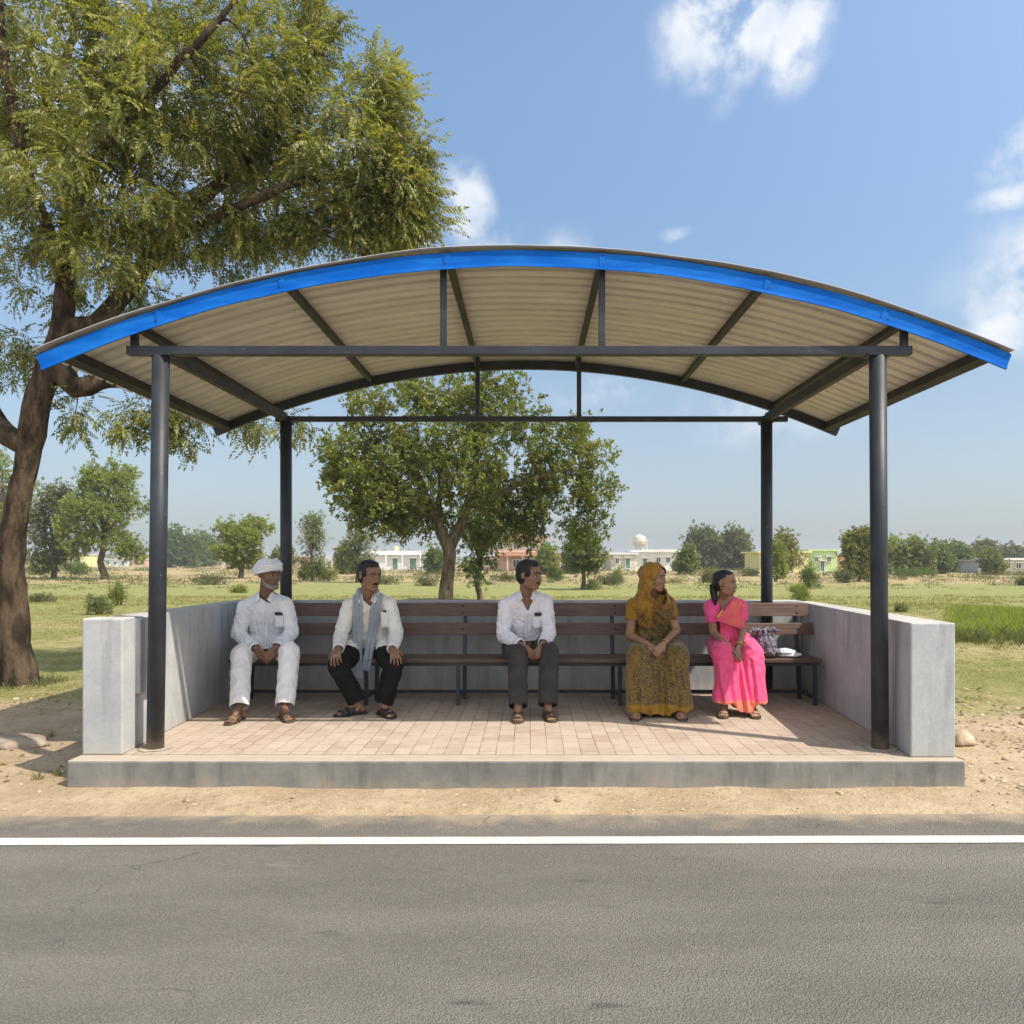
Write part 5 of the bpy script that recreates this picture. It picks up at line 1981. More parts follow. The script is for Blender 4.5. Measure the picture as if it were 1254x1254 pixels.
def shirt(body, d, torso, mat, vneck=None, hem=None, sleeve=1.0, flare=0.0, sl_r=1.0):
    k = d.get('k', 1.1)
    S = Shape()
    secs = torso(0.016)
    S.loft(secs)
    nb_ = d['neck']
    for i in (0, 1):
        el, wr, sh = d['el'][i], d['wr'][i], d['sh'][i]
        end = el.lerp(wr, 0.97) if sleeve >= 1 else sh.lerp(el, sleeve)
        S.capsule(nb_ + Vector((0, .02, -.025)), sh, .062, .073, 16)
        if sleeve >= 1:
            S.chain([sh, sh.lerp(el, .5) + Vector((0, 0, -.006)), el, el.lerp(wr, .5) + Vector((0, 0, -.008)), end], [.074 * sl_r * k, .068 * sl_r * k, .060 * sl_r * k, .054 * sl_r * k, .043 * k], 18)
        else:
            S.capsule(sh, end, .070 * k, .064 * k, 18)
    if flare:
        for i in (0, 1):
            S.capsule(d['hip'][i] + Vector((0, -.02, .04)), d['hip'][i].lerp(d['kn'][i], flare) + Vector((0, 0, .035)), .105 * k, .090 * k, 18)
    me = remesh(S, 0.0055, 5)
    els = [Vector(q) for q in d['el']]

    def fn(p):
        v = Vector(p)
        a = 0.011
        for e in els:
            q = (v - e).length
            if q < 0.22:
                a += 0.006 * (1 - q / 0.22)
        return folds(p, a) - 0.001
    wrinkle(me, fn)
    if vneck:
        bx, bz, wtop, _ = vneck       # bottom of the opening, and its half width at the collar
        ztop = nb_.z - .008

        def kill(v):
            if v.y > nb_.y + .005 and v.z < ztop - .02:
                return False
            if v.z > ztop and (Vector((v.x, v.y, 0)) - Vector((nb_.x, nb_.y, 0))).length < wtop * 1.15:
                return True
            if v.z < bz:
                return False
            t = (v.z - bz) / (ztop - bz)
            xc = bx + (nb_.x - bx) * t
            return abs(v.x - xc) < wtop * t and v.y < nb_.y + .01
        cut(me, kill)
    if sleeve >= 1:
        def kill2(v):
            for i in (0, 1):
                w, e = d['wr'][i], d['el'][i]
                ax = (w - e).normalized()
                if (v - w).length < .12 and (v - w).dot(ax) > 0.008:
                    return True
            return False
        cut(me, kill2)
    else:
        def kill2(v):
            for i in (0, 1):
                s_, e = d['sh'][i], d['el'][i]
                ax = (e - s_).normalized()
                q = s_.lerp(e, sleeve)
                if (v - q).length < .13 and (v - q).dot(ax) > 0.025:
                    return True
            return False
        cut(me, kill2)
    cuffs = []
    if sleeve >= 1:
        for i in (0, 1):
            w_, e_ = d['wr'][i], d['el'][i]
            ax_ = (w_ - e_).normalized()
            cuffs.append((w_ - ax_ * .048, w_ + ax_ * .006))
    if hem is not None:
        cut(me, lambda v: v.z < hem(v), hem)
    t = bvh(me)
    o = finish(me, d.get('top_name', 'shirt'), mat, body, thick=0.003)
    for a_, b_ in cuffs:
        m_ = MB(); m_.tube([a_, a_.lerp(b_, .5), b_], [.0475 * k, .0485 * k, .0475 * k], 20, cap=False)
        c_ = m_.build('cuff', mat, o, True)
        th = c_.modifiers.new('thickness', 'SOLIDIFY'); th.thickness = .004; th.offset = 0
    return o, t


def trousers(body, d, mat, r_th=.098, r_kn=.082, r_hem=.078, hem=0.96, extra=0.0):
    k = d.get('k', 1.1)
    S = Shape()
    hc = (d['hip'][0] + d['hip'][1]) / 2
    S.ellipsoid(hc + Vector((0, .03, .01)), (.20 * k, .135 * k, .105 * k), 24, 14)
    for i in (0, 1):
        h, kn, an = d['hip'][i], d['kn'][i], d['an'][i]
        S.chain([h, h.lerp(kn, .55) + Vector((0, 0, -.01)), kn], [r_th * k * 1.08, r_th * k * .98, r_kn * k], 20)
        m1 = kn.lerp(an, .5) + Vector((0, .015 + extra, 0))
        S.chain([kn + Vector((0, .0, -.01)), m1, kn.lerp(an, hem) + Vector((0, .012, 0))], [r_kn * k, (r_kn * .5 + r_hem * .5) * k, r_hem * k], 20)
    me = remesh(S, 0.006, 5)
    kns = d['kn']

    def fn(p):
        v = Vector(p)
        below = max(0, min(1, (kns[0].z - v.z) / .15))
        n = mnoise.noise(Vector((v.x * 15, v.y * 15, v.z * (5 - 3.0 * below))) + Vector((1.5 * mnoise.noise(v * 5), 0, 0)))
        n2 = mnoise.noise(v * 20)
        return 0.0085 * (1 - abs(n) * 2.3) * .8 + .004 * n2
    wrinkle(me, fn)

    def kill(v):
        for i in (0, 1):
            kn, an = d['kn'][i], d['an'][i]
            e = kn.lerp(an, hem)
            ax = (an - kn).normalized()
            if (v - e).length < .16 and (v - e).dot(ax) > 0.012 + .01 * mnoise.noise(v * 9):
                return True
        return False
    cut(me, kill)
    t = bvh(me)
    return finish(me, 'trousers', mat, body, thick=0.003), t


def collar(sh, tree, d, mat, open_z):
    """two flaps folded down over the front, and the standing band behind the neck"""
    nb_ = d['neck']
    off = world_loc(sh)
    for s in (-1, 1):
        A = nb_ + Vector((s * .060, -.040, .020)); Bq = nb_ + Vector((s * .036, -.090, open_z))
        C_ = nb_ + Vector((s * .078, -.11, open_z - .030)); D = nb_ + Vector((s * .104, -.025, -.010))
        n = 6
        V, F = [], []
        for j in range(n + 1):
            for i in range(n + 1):
                u, v = i / n, j / n
                q = (A * (1 - u) + D * u) * (1 - v) + (Bq * (1 - u) + C_ * u) * v
                h = tree.ray_cast(Vector((q.x, q.y - .5, q.z)), Vector((0, 1, 0)))
                if h[0] is not None and abs(h[0].y - q.y) < .05:
                    q.y = min(q.y, h[0].y - .006 - .004 * u) * .5 + (h[0].y - .006 - .004 * u) * .5
                V.append(list(q - off))
        for j in range(n):
            for i in range(n):
                a = j * (n + 1) + i
                F.append((a, a + n + 1, a + n + 2, a + 1))
        o = link_mesh('collar', np_mesh('collar', V, F, True), mat, sh)
        th = o.modifiers.new('thickness', 'SOLIDIFY'); th.thickness = .004; th.offset = 0
    vs, fs = [], []
    n = 18
    for i in range(n + 1):
        t = math.radians(-38 + (256) * i / n)
        c, s_ = math.cos(t), math.sin(t)
        for r, z in ((.062, .024), (.071, -.02)):
            vs.append(nb_ + Vector((c * r, .004 + s_ * r, z + .006 * s_)))
    for i in range(n):
        fs.append((2 * i, 2 * i + 1, 2 * i + 3, 2 * i + 2))
    m_ = MB(); m_.add(vs, fs)
    o = m_.build('collar_band', mat, sh, True)
    th = o.modifiers.new('thickness', 'SOLIDIFY'); th.thickness = .006; th.offset = 0


def pocket(sh, tree, c, Y, mat, item=None):
    p = drape(tree, c, Y, 'pocket', mat, sh, 0.005, 5, 6, lambda u, v: .004 * math.sin(math.pi * u), .003)
    if item:
        drape(tree, item, Y, 'phone', MAT_NAVY, p, 0.012, 4, 3, lambda u, v: .004 * math.sin(math.pi * u), .006)


def joints(**kw):
    return kw


G = 'people waiting on the bench'
UP = Vector((0, 0, 1))

# ---- old man with turban
H1 = Frame(at(329.5, 704, 7.03), math.radians(56), math.radians(-4), 0, 0.268, 1.10, 1.16)
d1 = dict(head=H1, neck=at(326, 730, 7.12), sh=(at(301.5, 744, 7.18), at(349, 741, 7.18)), el=(at(292, 776, 7.14), at(357.5, 774, 7.14)),
          wr=(at(313, 793.5, 6.84), at(339.5, 792, 6.84)), hip=(at(312, 793, 7.36), at(344, 793, 7.36)),
          kn=(at(295.5, 802, 6.80), at(354.5, 799, 6.80)), an=(onfloor(292.5, 869, .29), onfloor(348, 867, .29)),
          toe=(onfloor(281, 886, .205), onfloor(356, 884, .205)), skin='a', k=1.08,
          hand=({'to': at(322, 803, 6.77), 'back': Vector((-.6, -.75, .1)), 'curl': .42, 'thumb': 1, 'first': .35},
                {'to': at(330, 803, 6.75), 'back': Vector((.6, -.75, .15)), 'curl': .42, 'thumb': -1, 'first': .3}),
          sandal=MAT_SANDAL, beard=MAT_GREYHAIR, moustache=MAT_GREYHAIR, lean=.92,
          label='old man in white shirt, white pyjama and turban with hands clasped', group=G)
b1, t1 = make_person(d1)
s1, tr1 = shirt(b1, d1, t1, WHITE_A, vneck=(at(328, 739, 7.0).x, at(328, 740, 7.0).z, .084, at(326, 729, 7.1).z), flare=.42,
                hem=lambda v: .735 + (.09 if v.y > 7.2 else 0))
p1, pt1 = trousers(b1, d1, PYJAMA, .100, .081, .071, .93)
collar(s1, tr1, d1, WHITE_A, -.058)
drape([tr1], ((326, 740), (328, 740), (327, 789), (325, 789)), 7.02, 'placket', WHITE_A, s1, .005, 2, 16)
pocket(s1, [tr1], ((336, 752), (347, 752), (346.5, 768), (337, 769)), 7.02, WHITE_A, ((337, 749.5), (346, 750), (346, 753.5), (337, 753.5)))
# turban: a wound cloth of many overlapping turns
S = Shape()
S.ellipsoid(H1.p(0, -.08, .25), (.385 * H1.H, .44 * H1.H, .27 * H1.H), 26, 16, H1.ax())
rr = random.Random(3)
for q in range(9):
    sgn = 1 if q % 2 else -1
    zz = .115 + .034 * q
    sh_ = 1.0 - max(0, q - 3) ** 1.5 * .034
    pts = []
    for i in range(33):
        a = 2 * math.pi * i / 32
        pts.append(H1.p(math.sin(a) * .385 * sh_, -.08 + math.cos(a) * .435 * sh_, zz + sgn * (.05 + .012 * q) * math.sin(a) + .13 * math.cos(a)))
    S.chain(pts, [.055 * H1.H * rr.uniform(.85, 1.25)] * 33, 8)
S.ellipsoid(H1.p(.06, .02, .46), (.17 * H1.H, .2 * H1.H, .06 * H1.H), 16, 10, H1.ax())
me = remesh(S, 0.005, 2)
wrinkle(me, lambda p: .003 * mnoise.noise(Vector(p) * 45))
finish(me, 'turban', TURB, b1)

# ---- man with a grey scarf, hands on his knees
H2 = Frame(at(453, 705.5, 7.00), math.radians(47), math.radians(-6), 0, 0.285)
d2 = dict(head=H2, neck=at(451.5, 731, 7.09), sh=(at(428.5, 743, 7.14), at(475.5, 741, 7.14)), el=(at(417.5, 776, 7.12), at(485.5, 775, 7.12)),
          wr=(at(414.5, 794.5, 6.80), at(480.5, 794.5, 6.80)), hip=(at(436, 793, 7.36), at(468, 793, 7.36)),
          kn=(at(413.5, 815, 6.76), at(482, 815, 6.76)), an=(onfloor(438, 862, .29), onfloor(469, 863, .29)),
          toe=(onfloor(423, 875, .205), onfloor(476, 877, .205)), skin='b', k=1.07,
          hand=({'to': at(410.5, 803.5, 6.675), 'back': Vector((-.15, -.55, .85)), 'curl': .36, 'thumb': 1, 'first': .55, 'spread': .28, 'tcurl': .1, 'size': 1.08},
                {'to': at(484.5, 803.5, 6.675), 'back': Vector((.15, -.55, .85)), 'curl': .36, 'thumb': -1, 'first': .55, 'spread': .28, 'tcurl': .1, 'size': 1.08}),
          sandal=MAT_BLACKSHOE, closed=True, moustache=MAT_HAIR,
          label='man in off white shirt with a long grey striped scarf, hands on his knees', group=G)
b2, t2 = make_person(d2)
s2, tr2 = shirt(b2, d2, t2, WHITE_B, vneck=(at(452, 742, 7.0).x, at(452, 743, 7.0).z, .078, at(451, 729, 7.1).z), flare=.36,
                hem=lambda v: .725 + (.09 if v.y > 7.2 else 0) + .02 * math.sin(v.x * 26))
p2, pt2 = trousers(b2, d2, BLACKC, .098, .080, .072, .95)
short_hair(b2, H2)
collar(s2, tr2, d2, WHITE_B, -.058)
drape([tr2], ((450, 743), (452.5, 743), (452, 792), (449.5, 792)), 7.0, 'placket', WHITE_B, s2, .005, 2, 16)
pocket(s2, [tr2], ((466, 748), (476, 748), (475, 768), (466.5, 769)), 7.0, WHITE_B, ((469, 747.5), (473, 747.5), (473, 749.5), (469, 749.5)))
MAT_SCARF = scarf_mat()
wav = lambda u, v: .010 + .008 * math.sin(u * 15 + 2 * v) + .004 * math.sin(u * 31)
sc = drape([tr2, pt2], ((432, 729), (443, 722), (444, 832), (432.5, 829)), 6.98, 'scarf', MAT_SCARF, b2, .010, 24, 44, wav, .003, .60, -.10)
drape([tr2, pt2], ((458, 722), (470, 728), (453, 824), (443, 819)), 6.97, 'scarf_end', MAT_SCARF, sc, .012, 24, 44, wav, .003, .60, -.10)
S = Shape()
S.chain([at(438, 728, 7.04), at(439.5, 723, 7.12), at(446, 721, 7.2), at(455, 721, 7.2), at(461, 723, 7.12), at(463, 727, 7.03)], [.022, .026, .026, .026, .026, .022], 12)
me = remesh(S, .005, 2)
wrinkle(me, lambda p: .003 * math.sin(p[2] * 300 + 40 * p[1]))
finish(me, 'scarf_collar', MAT_SCARF, sc)

# ---- young man in the middle
H3 = Frame(at(648.5, 705, 6.98), math.radians(58), math.radians(-3), 0, 0.284)
d3 = dict(head=H3, neck=at(645, 728.5, 7.08), sh=(at(620, 742, 7.14), at(667, 738, 7.14)), el=(at(616, 777, 7.12), at(672.5, 775, 7.12)),
          wr=(at(637, 789, 6.84), at(665.5, 787.5, 6.84)), hip=(at(629, 793, 7.36), at(661, 793, 7.36)),
          kn=(at(634, 801, 6.80), at(672.5, 799, 6.80)), an=(onfloor(634.5, 867, .29), onfloor(671, 866, .29)),
          toe=(onfloor(634, 882, .205), onfloor(675.5, 882, .205)), skin='b', k=1.08,
          hand=({'to': at(650, 801, 6.76), 'back': Vector((-.55, -.8, .15)), 'curl': .36, 'thumb': 1, 'first': .25},
                {'to': at(659, 800, 6.73), 'back': Vector((.6, -.8, .1)), 'curl': .36, 'thumb': -1, 'first': .25}),
          sandal=MAT_SANDAL, closed=True, moustache=MAT_HAIR,
          label='bareheaded man in white shirt and charcoal trousers, hands clasped between his knees', group=G)
b3, t3 = make_person(d3)
s3, tr3 = shirt(b3, d3, t3, WHITE_C, vneck=(at(646.5, 748, 7.0).x, at(646, 749, 7.0).z, .082, at(645, 727, 7.1).z),
                hem=lambda v: at(0, 785.5, 7.15).z + .15 * max(0, abs(v.x - at(645, 0, 7.2).x) - .0) * (1 if v.y < 7.2 else .5) * .3 - (0.02 if v.y < 7.1 else 0))
p3, pt3 = trousers(b3, d3, CHARC, .100, .082, .074, .94)
short_hair(b3, H3, puff=1.03)
collar(s3, tr3, d3, WHITE_C, -.058)
drape([tr3], ((643.5, 751), (646, 751), (644.5, 782), (642, 782)), 7.0, 'placket', WHITE_C, s3, .005, 2, 14)
pocket(s3, [tr3], ((652, 754), (662.5, 753), (661.5, 769), (652.5, 770)), 7.0, WHITE_C, ((654.5, 750.5), (663, 750), (663, 754), (655, 754.5)))


# ---- women in sarees
def skirt(body, d, mat, cols, secs, pleat_x, A=.012, freq=62, hemz=None, voxel=.0065):
    k = d.get('k', 1.05)
    S = Shape()
    hc = (d['hip'][0] + d['hip'][1]) / 2
    S.ellipsoid(hc + Vector((0, .02, .05)), (.205 * k, .15 * k, .14 * k), 24, 14)
    for i in (0, 1):
        h, kn = d['hip'][i], d['kn'][i]
        S.chain([h + Vector((0, 0, .01)), h.lerp(kn, .5), kn], [.118 * k, .112 * k, .098 * k], 20)
    S.capsule(hc + Vector((0, -.15, 0)), (d['kn'][0] + d['kn'][1]) / 2 + Vector((0, .12, -.03)), .12, .09, 18)
    S.loft(secs, 40)
    for i in (0, 1):
        kn = d['kn'][i]
        c = secs[0][0]
        an = d['an'][i]
        low_ = Vector((kn.x * .45 + an.x * .55, an.y - .015, FLOOR + .11))
        S.chain([kn, kn.lerp(low_, .55) + Vector((0, -.012, 0)), low_], [.096 * k, .104 * k, .118 * k], 20)
    me = remesh(S, voxel, 8)
    kz = d['kn'][0].z

    def fn(p):
        v = Vector(p)
        low = max(0.0, min(1.0, (kz - v.z) / .16))
        u = v.x + .03 * mnoise.noise(Vector((v.x * 3, 0, v.z * 5))) + .10 * (v.z - FLOOR) * mnoise.noise(Vector((v.x * 4, 2, 0)))
        s = math.sin(u * freq + 2.2 * mnoise.noise(Vector((v.x * 8, 1, v.z * 2))))
        cen = math.exp(-((v.x - pleat_x) / .09) ** 2)
        fine = math.sin((v.x - pleat_x) * 125 + 1.5 * mnoise.noise(Vector((v.x * 6, 4, v.z * 2.5))))
        pl = A * s * low * (.75 + .4 * cen) + .011 * fine * (low * .35 + .65 * cen * min(1, low * 1.6))
        lap = (1 - low) * .013 * (1 - 2.2 * abs(mnoise.noise(Vector((v.x * 12 + v.y * 5, v.y * 7 - v.x * 4, v.z * 10)))))
        return pl + lap + .003 * mnoise.noise(v * 24)
    wrinkle(me, fn)
    if hemz:
        cut(me, lambda v: v.z < hemz(v), hemz)
    t = bvh(me)
    return finish(me, 'skirt', mat, body, thick=.003), t


def bangles(body, el, wr, n=3, mat=MAT_GOLD, r=.033):
    ax = (wr - el).normalized()
    for i in range(n):
        c = wr - ax * (.012 + .011 * i)
        S = MB()
        a = ax.orthogonal().normalized()
        b = ax.cross(a)
        S.tube([c + (a * math.cos(t) + b * math.sin(t)) * r for t in [2 * math.pi * j / 20 for j in range(21)]], .003, 6)
        S.build('bangle', mat, body, True)


H4 = Frame(at(801.5, 708, 6.99), math.radians(55), math.radians(-2), 0, 0.262)
d4 = dict(head=H4, neck=at(797.5, 732, 7.10), sh=(at(776.5, 741, 7.14), at(818, 740, 7.14)), el=(at(771, 778, 7.10), at(828.5, 772, 7.10)),
          wr=(at(794, 790, 6.84), at(813, 788, 6.84)), hip=(at(787, 793, 7.34), at(820, 793, 7.34)),
          kn=(at(781, 804, 6.82), at(829, 804, 6.82)), an=(onfloor(780, 866, .28), onfloor(830.5, 866, .28)),
          toe=(onfloor(778, 880, .205), onfloor(833.5, 879, .205)), skin='c', k=1.06, female=True, slim=.004, top_name='blouse',
          hand=({'to': at(803, 797, 6.77), 'back': Vector((-.5, -.7, .5)), 'curl': .40, 'thumb': 1, 'first': .30, 'size': .95},
                {'to': at(806, 796.5, 6.74), 'back': Vector((.5, -.7, .45)), 'curl': .40, 'thumb': -1, 'first': .28, 'size': .95}),
          sandal=MAT_SANDAL, label='woman in a mustard printed saree with its end drawn over her head', group=G)
b4, t4 = make_person(d4)
s4, tr4 = shirt(b4, d4, lambda e: t4(e, 1.12), cloth_mat('mustard_blouse_cloth', (0.24, 0.135, 0.016), (0.32, 0.18, 0.02), scale=30), vneck=(at(798, 742, 7.0).x, at(798, 743, 7).z, .05, at(797, 730, 7.1).z), sleeve=.42)
c4 = at(805, 0, 6.80).x
k4, kt4 = skirt(b4, d4, SAREE_G, None, [(Vector((c4, 6.66, FLOOR + .02)), .250, .135), (Vector((c4, 6.71, FLOOR + .2)), .230, .115), (Vector((c4, 6.82, FLOOR + .42)), .22, .105), (Vector((c4, 6.90, FLOOR + .53)), .22, .10)],
                c4, A=.017, freq=52, hemz=lambda v: FLOOR + .075 - .05 * math.exp(-((v.x - c4) / .10) ** 2) + .012 * math.sin(v.x * 40) - .02 * (v.x < c4 - .1))
# the draped end over the breast, the veil and its hanging fall
drape([tr4, kt4], ((779, 736), (822, 731), (833, 778), (784, 785)), 7.0, 'pallu', SAREE_G, b4, .012, 24, 24, lambda u, v: .006 * math.sin((u - v * .8) * 26), .003)
drape([tr4], ((808, 729), (816, 728), (790, 768), (780, 764)), 6.98, 'pallu_fold', VEIL_G, b4, .020, 14, 24, lambda u, v: .007 * math.sin(u * 14), .003)
S = Shape()
Hh = H4.H
S.ellipsoid(H4.p(0, -.09, .17), (.385 * Hh, .445 * Hh, .385 * Hh), 26, 18, H4.ax())
S.capsule(H4.p(0, -.12, .1), H4.p(0, -.18, -.45), .37 * Hh, .36 * Hh, 20)
S.capsule(H4.p(-.1, -.04, -.1), at(785, 741, 7.09), .31 * Hh, .33 * Hh, 18)
S.capsule(H4.p(.12, -.08, -.2), at(814, 739, 7.12), .28 * Hh, .30 * Hh, 18)
S.capsule(H4.p(0, -.2, -.3), at(797, 752, 7.26), .36 * Hh, .42 * Hh, 18)
me = remesh(S, .0055, 5)
wrinkle(me, lambda p: .013 * (1 - 2.2 * abs(mnoise.noise(Vector((p[0] * 15 + p[1] * 8 + p[2] * 3, p[1] * 12, p[2] * 3.5))))) + .002 * mnoise.noise(Vector(p) * 40))


def veil_open(v):
    q = H4.inv(v)
    if q.y < .035:
        return False
    # an oval round the face, open downwards to the throat
    w = .30 - max(0, q.z - .12) * .55
    return abs(q.x) < w + max(0, -q.y * .1) and q.z < .385 and q.z > -.95


cut(me, veil_open)
finish(me, 'veil', VEIL_G, b4, thick=.004)
fall = lambda u, v: .03 + .010 * math.sin(u * 11 + v * 3) + .02 * math.sin(math.pi * min(1, v * 1.2))
drape([tr4], ((785.5, 716), (797, 712), (800.5, 768), (790, 770)), 6.98, 'veil_fall', VEIL_G, b4, .02, 16, 26, fall, .003)
drape([tr4, kt4], ((812, 722), (817, 727), (835, 790), (826, 764)), 7.02, 'veil_fall', PALLU_R, b4, .012, 12, 24, lambda u, v: .008 * math.sin(u * 12), .003)
S = Shape()
S.ellipsoid(H4.p(0, -.07, .185), (.33 * Hh, .385 * Hh, .335 * Hh), 24, 16, H4.ax())
finish(remesh(S, .006, 1), 'hair', MAT_HAIR, b4)
bangles(b4, d4['el'][0], d4['wr'][0], 2)
bangles(b4, d4['el'][1], d4['wr'][1], 2)

H5 = Frame(at(888.5, 714.5, 7.03), math.radians(52), math.radians(-3), 0, 0.250)
d5 = dict(head=H5, neck=at(887, 735, 7.12), sh=(at(870.5, 744, 7.16), at(906, 743, 7.16)), el=(at(873.5, 775, 7.13), at(909.5, 773, 7.13)),
          wr=(at(893.5, 793.5, 6.86), at(905, 791.5, 6.86)), hip=(at(881, 793, 7.34), at(911, 793, 7.34)),
          kn=(at(886, 802, 6.84), at(921, 802, 6.84)), an=(onfloor(887, 864, .28), onfloor(921, 864, .28)),
          toe=(onfloor(885, 878, .205), onfloor(924, 877, .205)), skin='c', k=1.0, female=True, slim=.02, top_name='blouse',
          hand=({'to': at(901, 800, 6.79), 'back': Vector((-.45, -.7, .5)), 'curl': .36, 'thumb': 1, 'first': .30, 'size': .95},
                {'to': at(904, 799, 6.76), 'back': Vector((.6, -.7, .35)), 'curl': .36, 'thumb': -1, 'first': .28, 'size': .95}),
          sandal=MAT_SANDAL, label='young woman in a bright pink saree with an orange border, hair tied back', group=G)
b5, t5 = make_person(d5)
s5, tr5 = shirt(b5, d5, t5, BLOUSE_P, vneck=(at(886, 751, 7.0).x, at(886, 752, 7.0).z, .066, at(887, 735, 7.1).z), sleeve=.50)
c5 = at(904, 0, 6.82).x
k5, kt5 = skirt(b5, d5, SAREE_P, None, [(Vector((c5, 6.66, FLOOR + .03)), .135, .120), (Vector((c5, 6.72, FLOOR + .2)), .125, .10), (Vector((c5, 6.84, FLOOR + .42)), .13, .085), (Vector((c5, 6.90, FLOOR + .53)), .15, .09)],
                c5, A=.016, freq=62, hemz=lambda v: FLOOR + .125 - .075 * math.exp(-((v.x - c5) / .085) ** 4) + .006 * math.sin(v.x * 50))
drape([tr5, kt5], ((896, 734), (913.5, 737), (911.5, 772), (877, 760)), 7.02, 'pallu', PALLU_P, b5, .010, 22, 22, lambda u, v: .006 * math.sin(u * 24), .003)
drape([tr5, kt5], ((881, 758), (910, 766), (908, 785), (883, 785)), 7.0, 'pallu', SAREE_P, b5, .012, 24, 16, lambda u, v: .006 * math.sin(u * 30 - v * 5), .003)
drape([tr5], ((894.5, 734), (897.5, 734.5), (879.5, 757.5), (876.5, 755.5)), 7.0, 'saree_border', BORDER_P, b5, .026, 5, 22, lambda u, v: .003, .003)
Hh = H5.H
S = Shape()
S.ellipsoid(H5.p(0, -.085, .19), (.335 * Hh, .395 * Hh, .335 * Hh), 24, 18, H5.ax())
S.ellipsoid(H5.p(0, -.16, .03), (.30 * Hh, .30 * Hh, .36 * Hh), 24, 18, H5.ax())
S.ellipsoid(H5.p(0, .06, .38), (.25 * Hh, .20 * Hh, .11 * Hh), 18, 12, H5.ax())
S.chain([H5.p(0, -.36, -.04), H5.p(.0, -.43, -.16), H5.p(.02, -.42, -.38), H5.p(.03, -.36, -.62), H5.p(.03, -.34, -.82)], [.15 * Hh, .17 * Hh, .15 * Hh, .12 * Hh, .06 * Hh], 14)
me = remesh(S, .005, 2)
wrinkle(me, lambda p: .003 * mnoise.noise(Vector((p[0] * 120, p[1] * 120, p[2] * 25))))
finish(me, 'hair', MAT_HAIR, b5)
bangles(b5, d5['el'][0], d5['wr'][0], 2)
bangles(b5, d5['el'][1], d5['wr'][1], 3)
for s in (-1, 1):
    S = MB(); S.ellipsoid(H5.p(s * .345, -.02, -.16), (.02 * Hh, .02 * Hh, .035 * Hh), 8, 6)
    S.build('earring', MAT_GOLD, b5, True)

# ------------------------------------------------------------------ things on the bench
def bundle_mat():
    m, nt, out = new_mat('patterned_bag_cloth')
    b = NB(nt)
    P = b.n('ShaderNodeTexCoord').outputs['Object']
    n1 = b.noise(b.mapping(P, scale=(1, 1, .7)), 38, 4, 0.6, 2.0)
    col = b.mix(b.smooth(n1, 0.44, 0.52), (0.026, 0.026, 0.050), (0.21, 0.21, 0.25))
    n2 = b.noise(P, 24, 3, 0.6, 1.5)
    col = b.mix(b.math('MULTIPLY', b.smooth(n2, 0.58, 0.64), 0.8), col, (0.20, 0.045, 0.04))
    b.principled(out, col, 0.8, b.bump(b.noise(P, 45, 4, .6), .4, .008), 0, 0.25)
    return m


MAT_BUNDLE = bundle_mat()
bc = at(936, 797, 7.24)
S = Shape()
zb = 0.652
S.ellipsoid((bc.x, bc.y, zb + .115), (.112, .10, .115), 24, 16)
S.ellipsoid((bc.x + .02, bc.y - .01, zb + .055), (.125, .105, .055), 24, 12)
S.ellipsoid((bc.x - .015, bc.y, zb + .22), (.065, .06, .06), 18, 12)
me = remesh(S, .006, 4)
wrinkle(me, lambda p: .012 * (1 - 2.3 * abs(mnoise.noise(Vector(p) * 17))) + .005 * mnoise.noise(Vector(p) * 40))
c_ = coords(me); c_[:, 2] = np.maximum(c_[:, 2], zb); setco(me, c_)
bag = finish(me, 'cloth_bag', MAT_BUNDLE, None, (bc.x, bc.y, zb))
tag(bag, 'stuffed patterned dark and white cloth bag standing on the bench', 'bag')
S = Shape()
rr = random.Random(5)
for k in range(11):
    a = 2 * math.pi * k / 11 + rr.uniform(-.2, .2)
    L = rr.uniform(.06, .115)
    p0 = Vector((bc.x - .012 + math.cos(a) * .025, bc.y + math.sin(a) * .025, zb + .235))
    p1 = p0 + Vector((math.cos(a) * L * .6, math.sin(a) * L * .5, L * .42))
    p2 = p1 + Vector((math.cos(a) * L * .5, math.sin(a) * L * .4, -L * .35 * rr.uniform(.2, 1.2)))
    S.chain([p0, p1, p2], [.016, .021, .014], 10, .5, (math.sin(a), -math.cos(a), 0))
me = remesh(S, .005, 2)
wrinkle(me, lambda p: .005 * mnoise.noise(Vector(p) * 45))
finish(me, 'bag_gathers', MAT_BUNDLE, bag)
# a folded white cloth lying beside the bag
wc = at(966, 801, 7.25)
S = Shape()
S.ellipsoid((wc.x, wc.y, zb + .022), (.125, .085, .022), 24, 10)
S.ellipsoid((wc.x - .02, wc.y - .01, zb + .050), (.095, .075, .020), 24, 10)
S.ellipsoid((wc.x - .035, wc.y, zb + .068), (.06, .055, .014), 20, 10)
me = remesh(S, .005, 3)
wrinkle(me, lambda p: .006 * (1 - 2.3 * abs(mnoise.noise(Vector((p[0] * 14, p[1] * 20, p[2] * 40))))))
c_ = coords(me); c_[:, 2] = np.maximum(c_[:, 2], zb); setco(me, c_)
tag(finish(me, 'folded_cloth', WHITE_A, None, (wc.x, wc.y, zb)), 'small folded white cloth lying on the bench right of the patterned bag', 'cloth')


# ------------------------------------------------------------------ stones and litter
MAT_STONE = M('tan_stone', (0.36, 0.27, 0.18), (0.50, 0.40, 0.28), 6, rough=0.9, bump=0.6, bscale=25, bdist=.02)
MAT_STONE2 = M('grey_brown_stone', (0.24, 0.19, 0.14), (0.36, 0.29, 0.22), 6, rough=0.9, bump=0.6, bscale=25, bdist=.02)


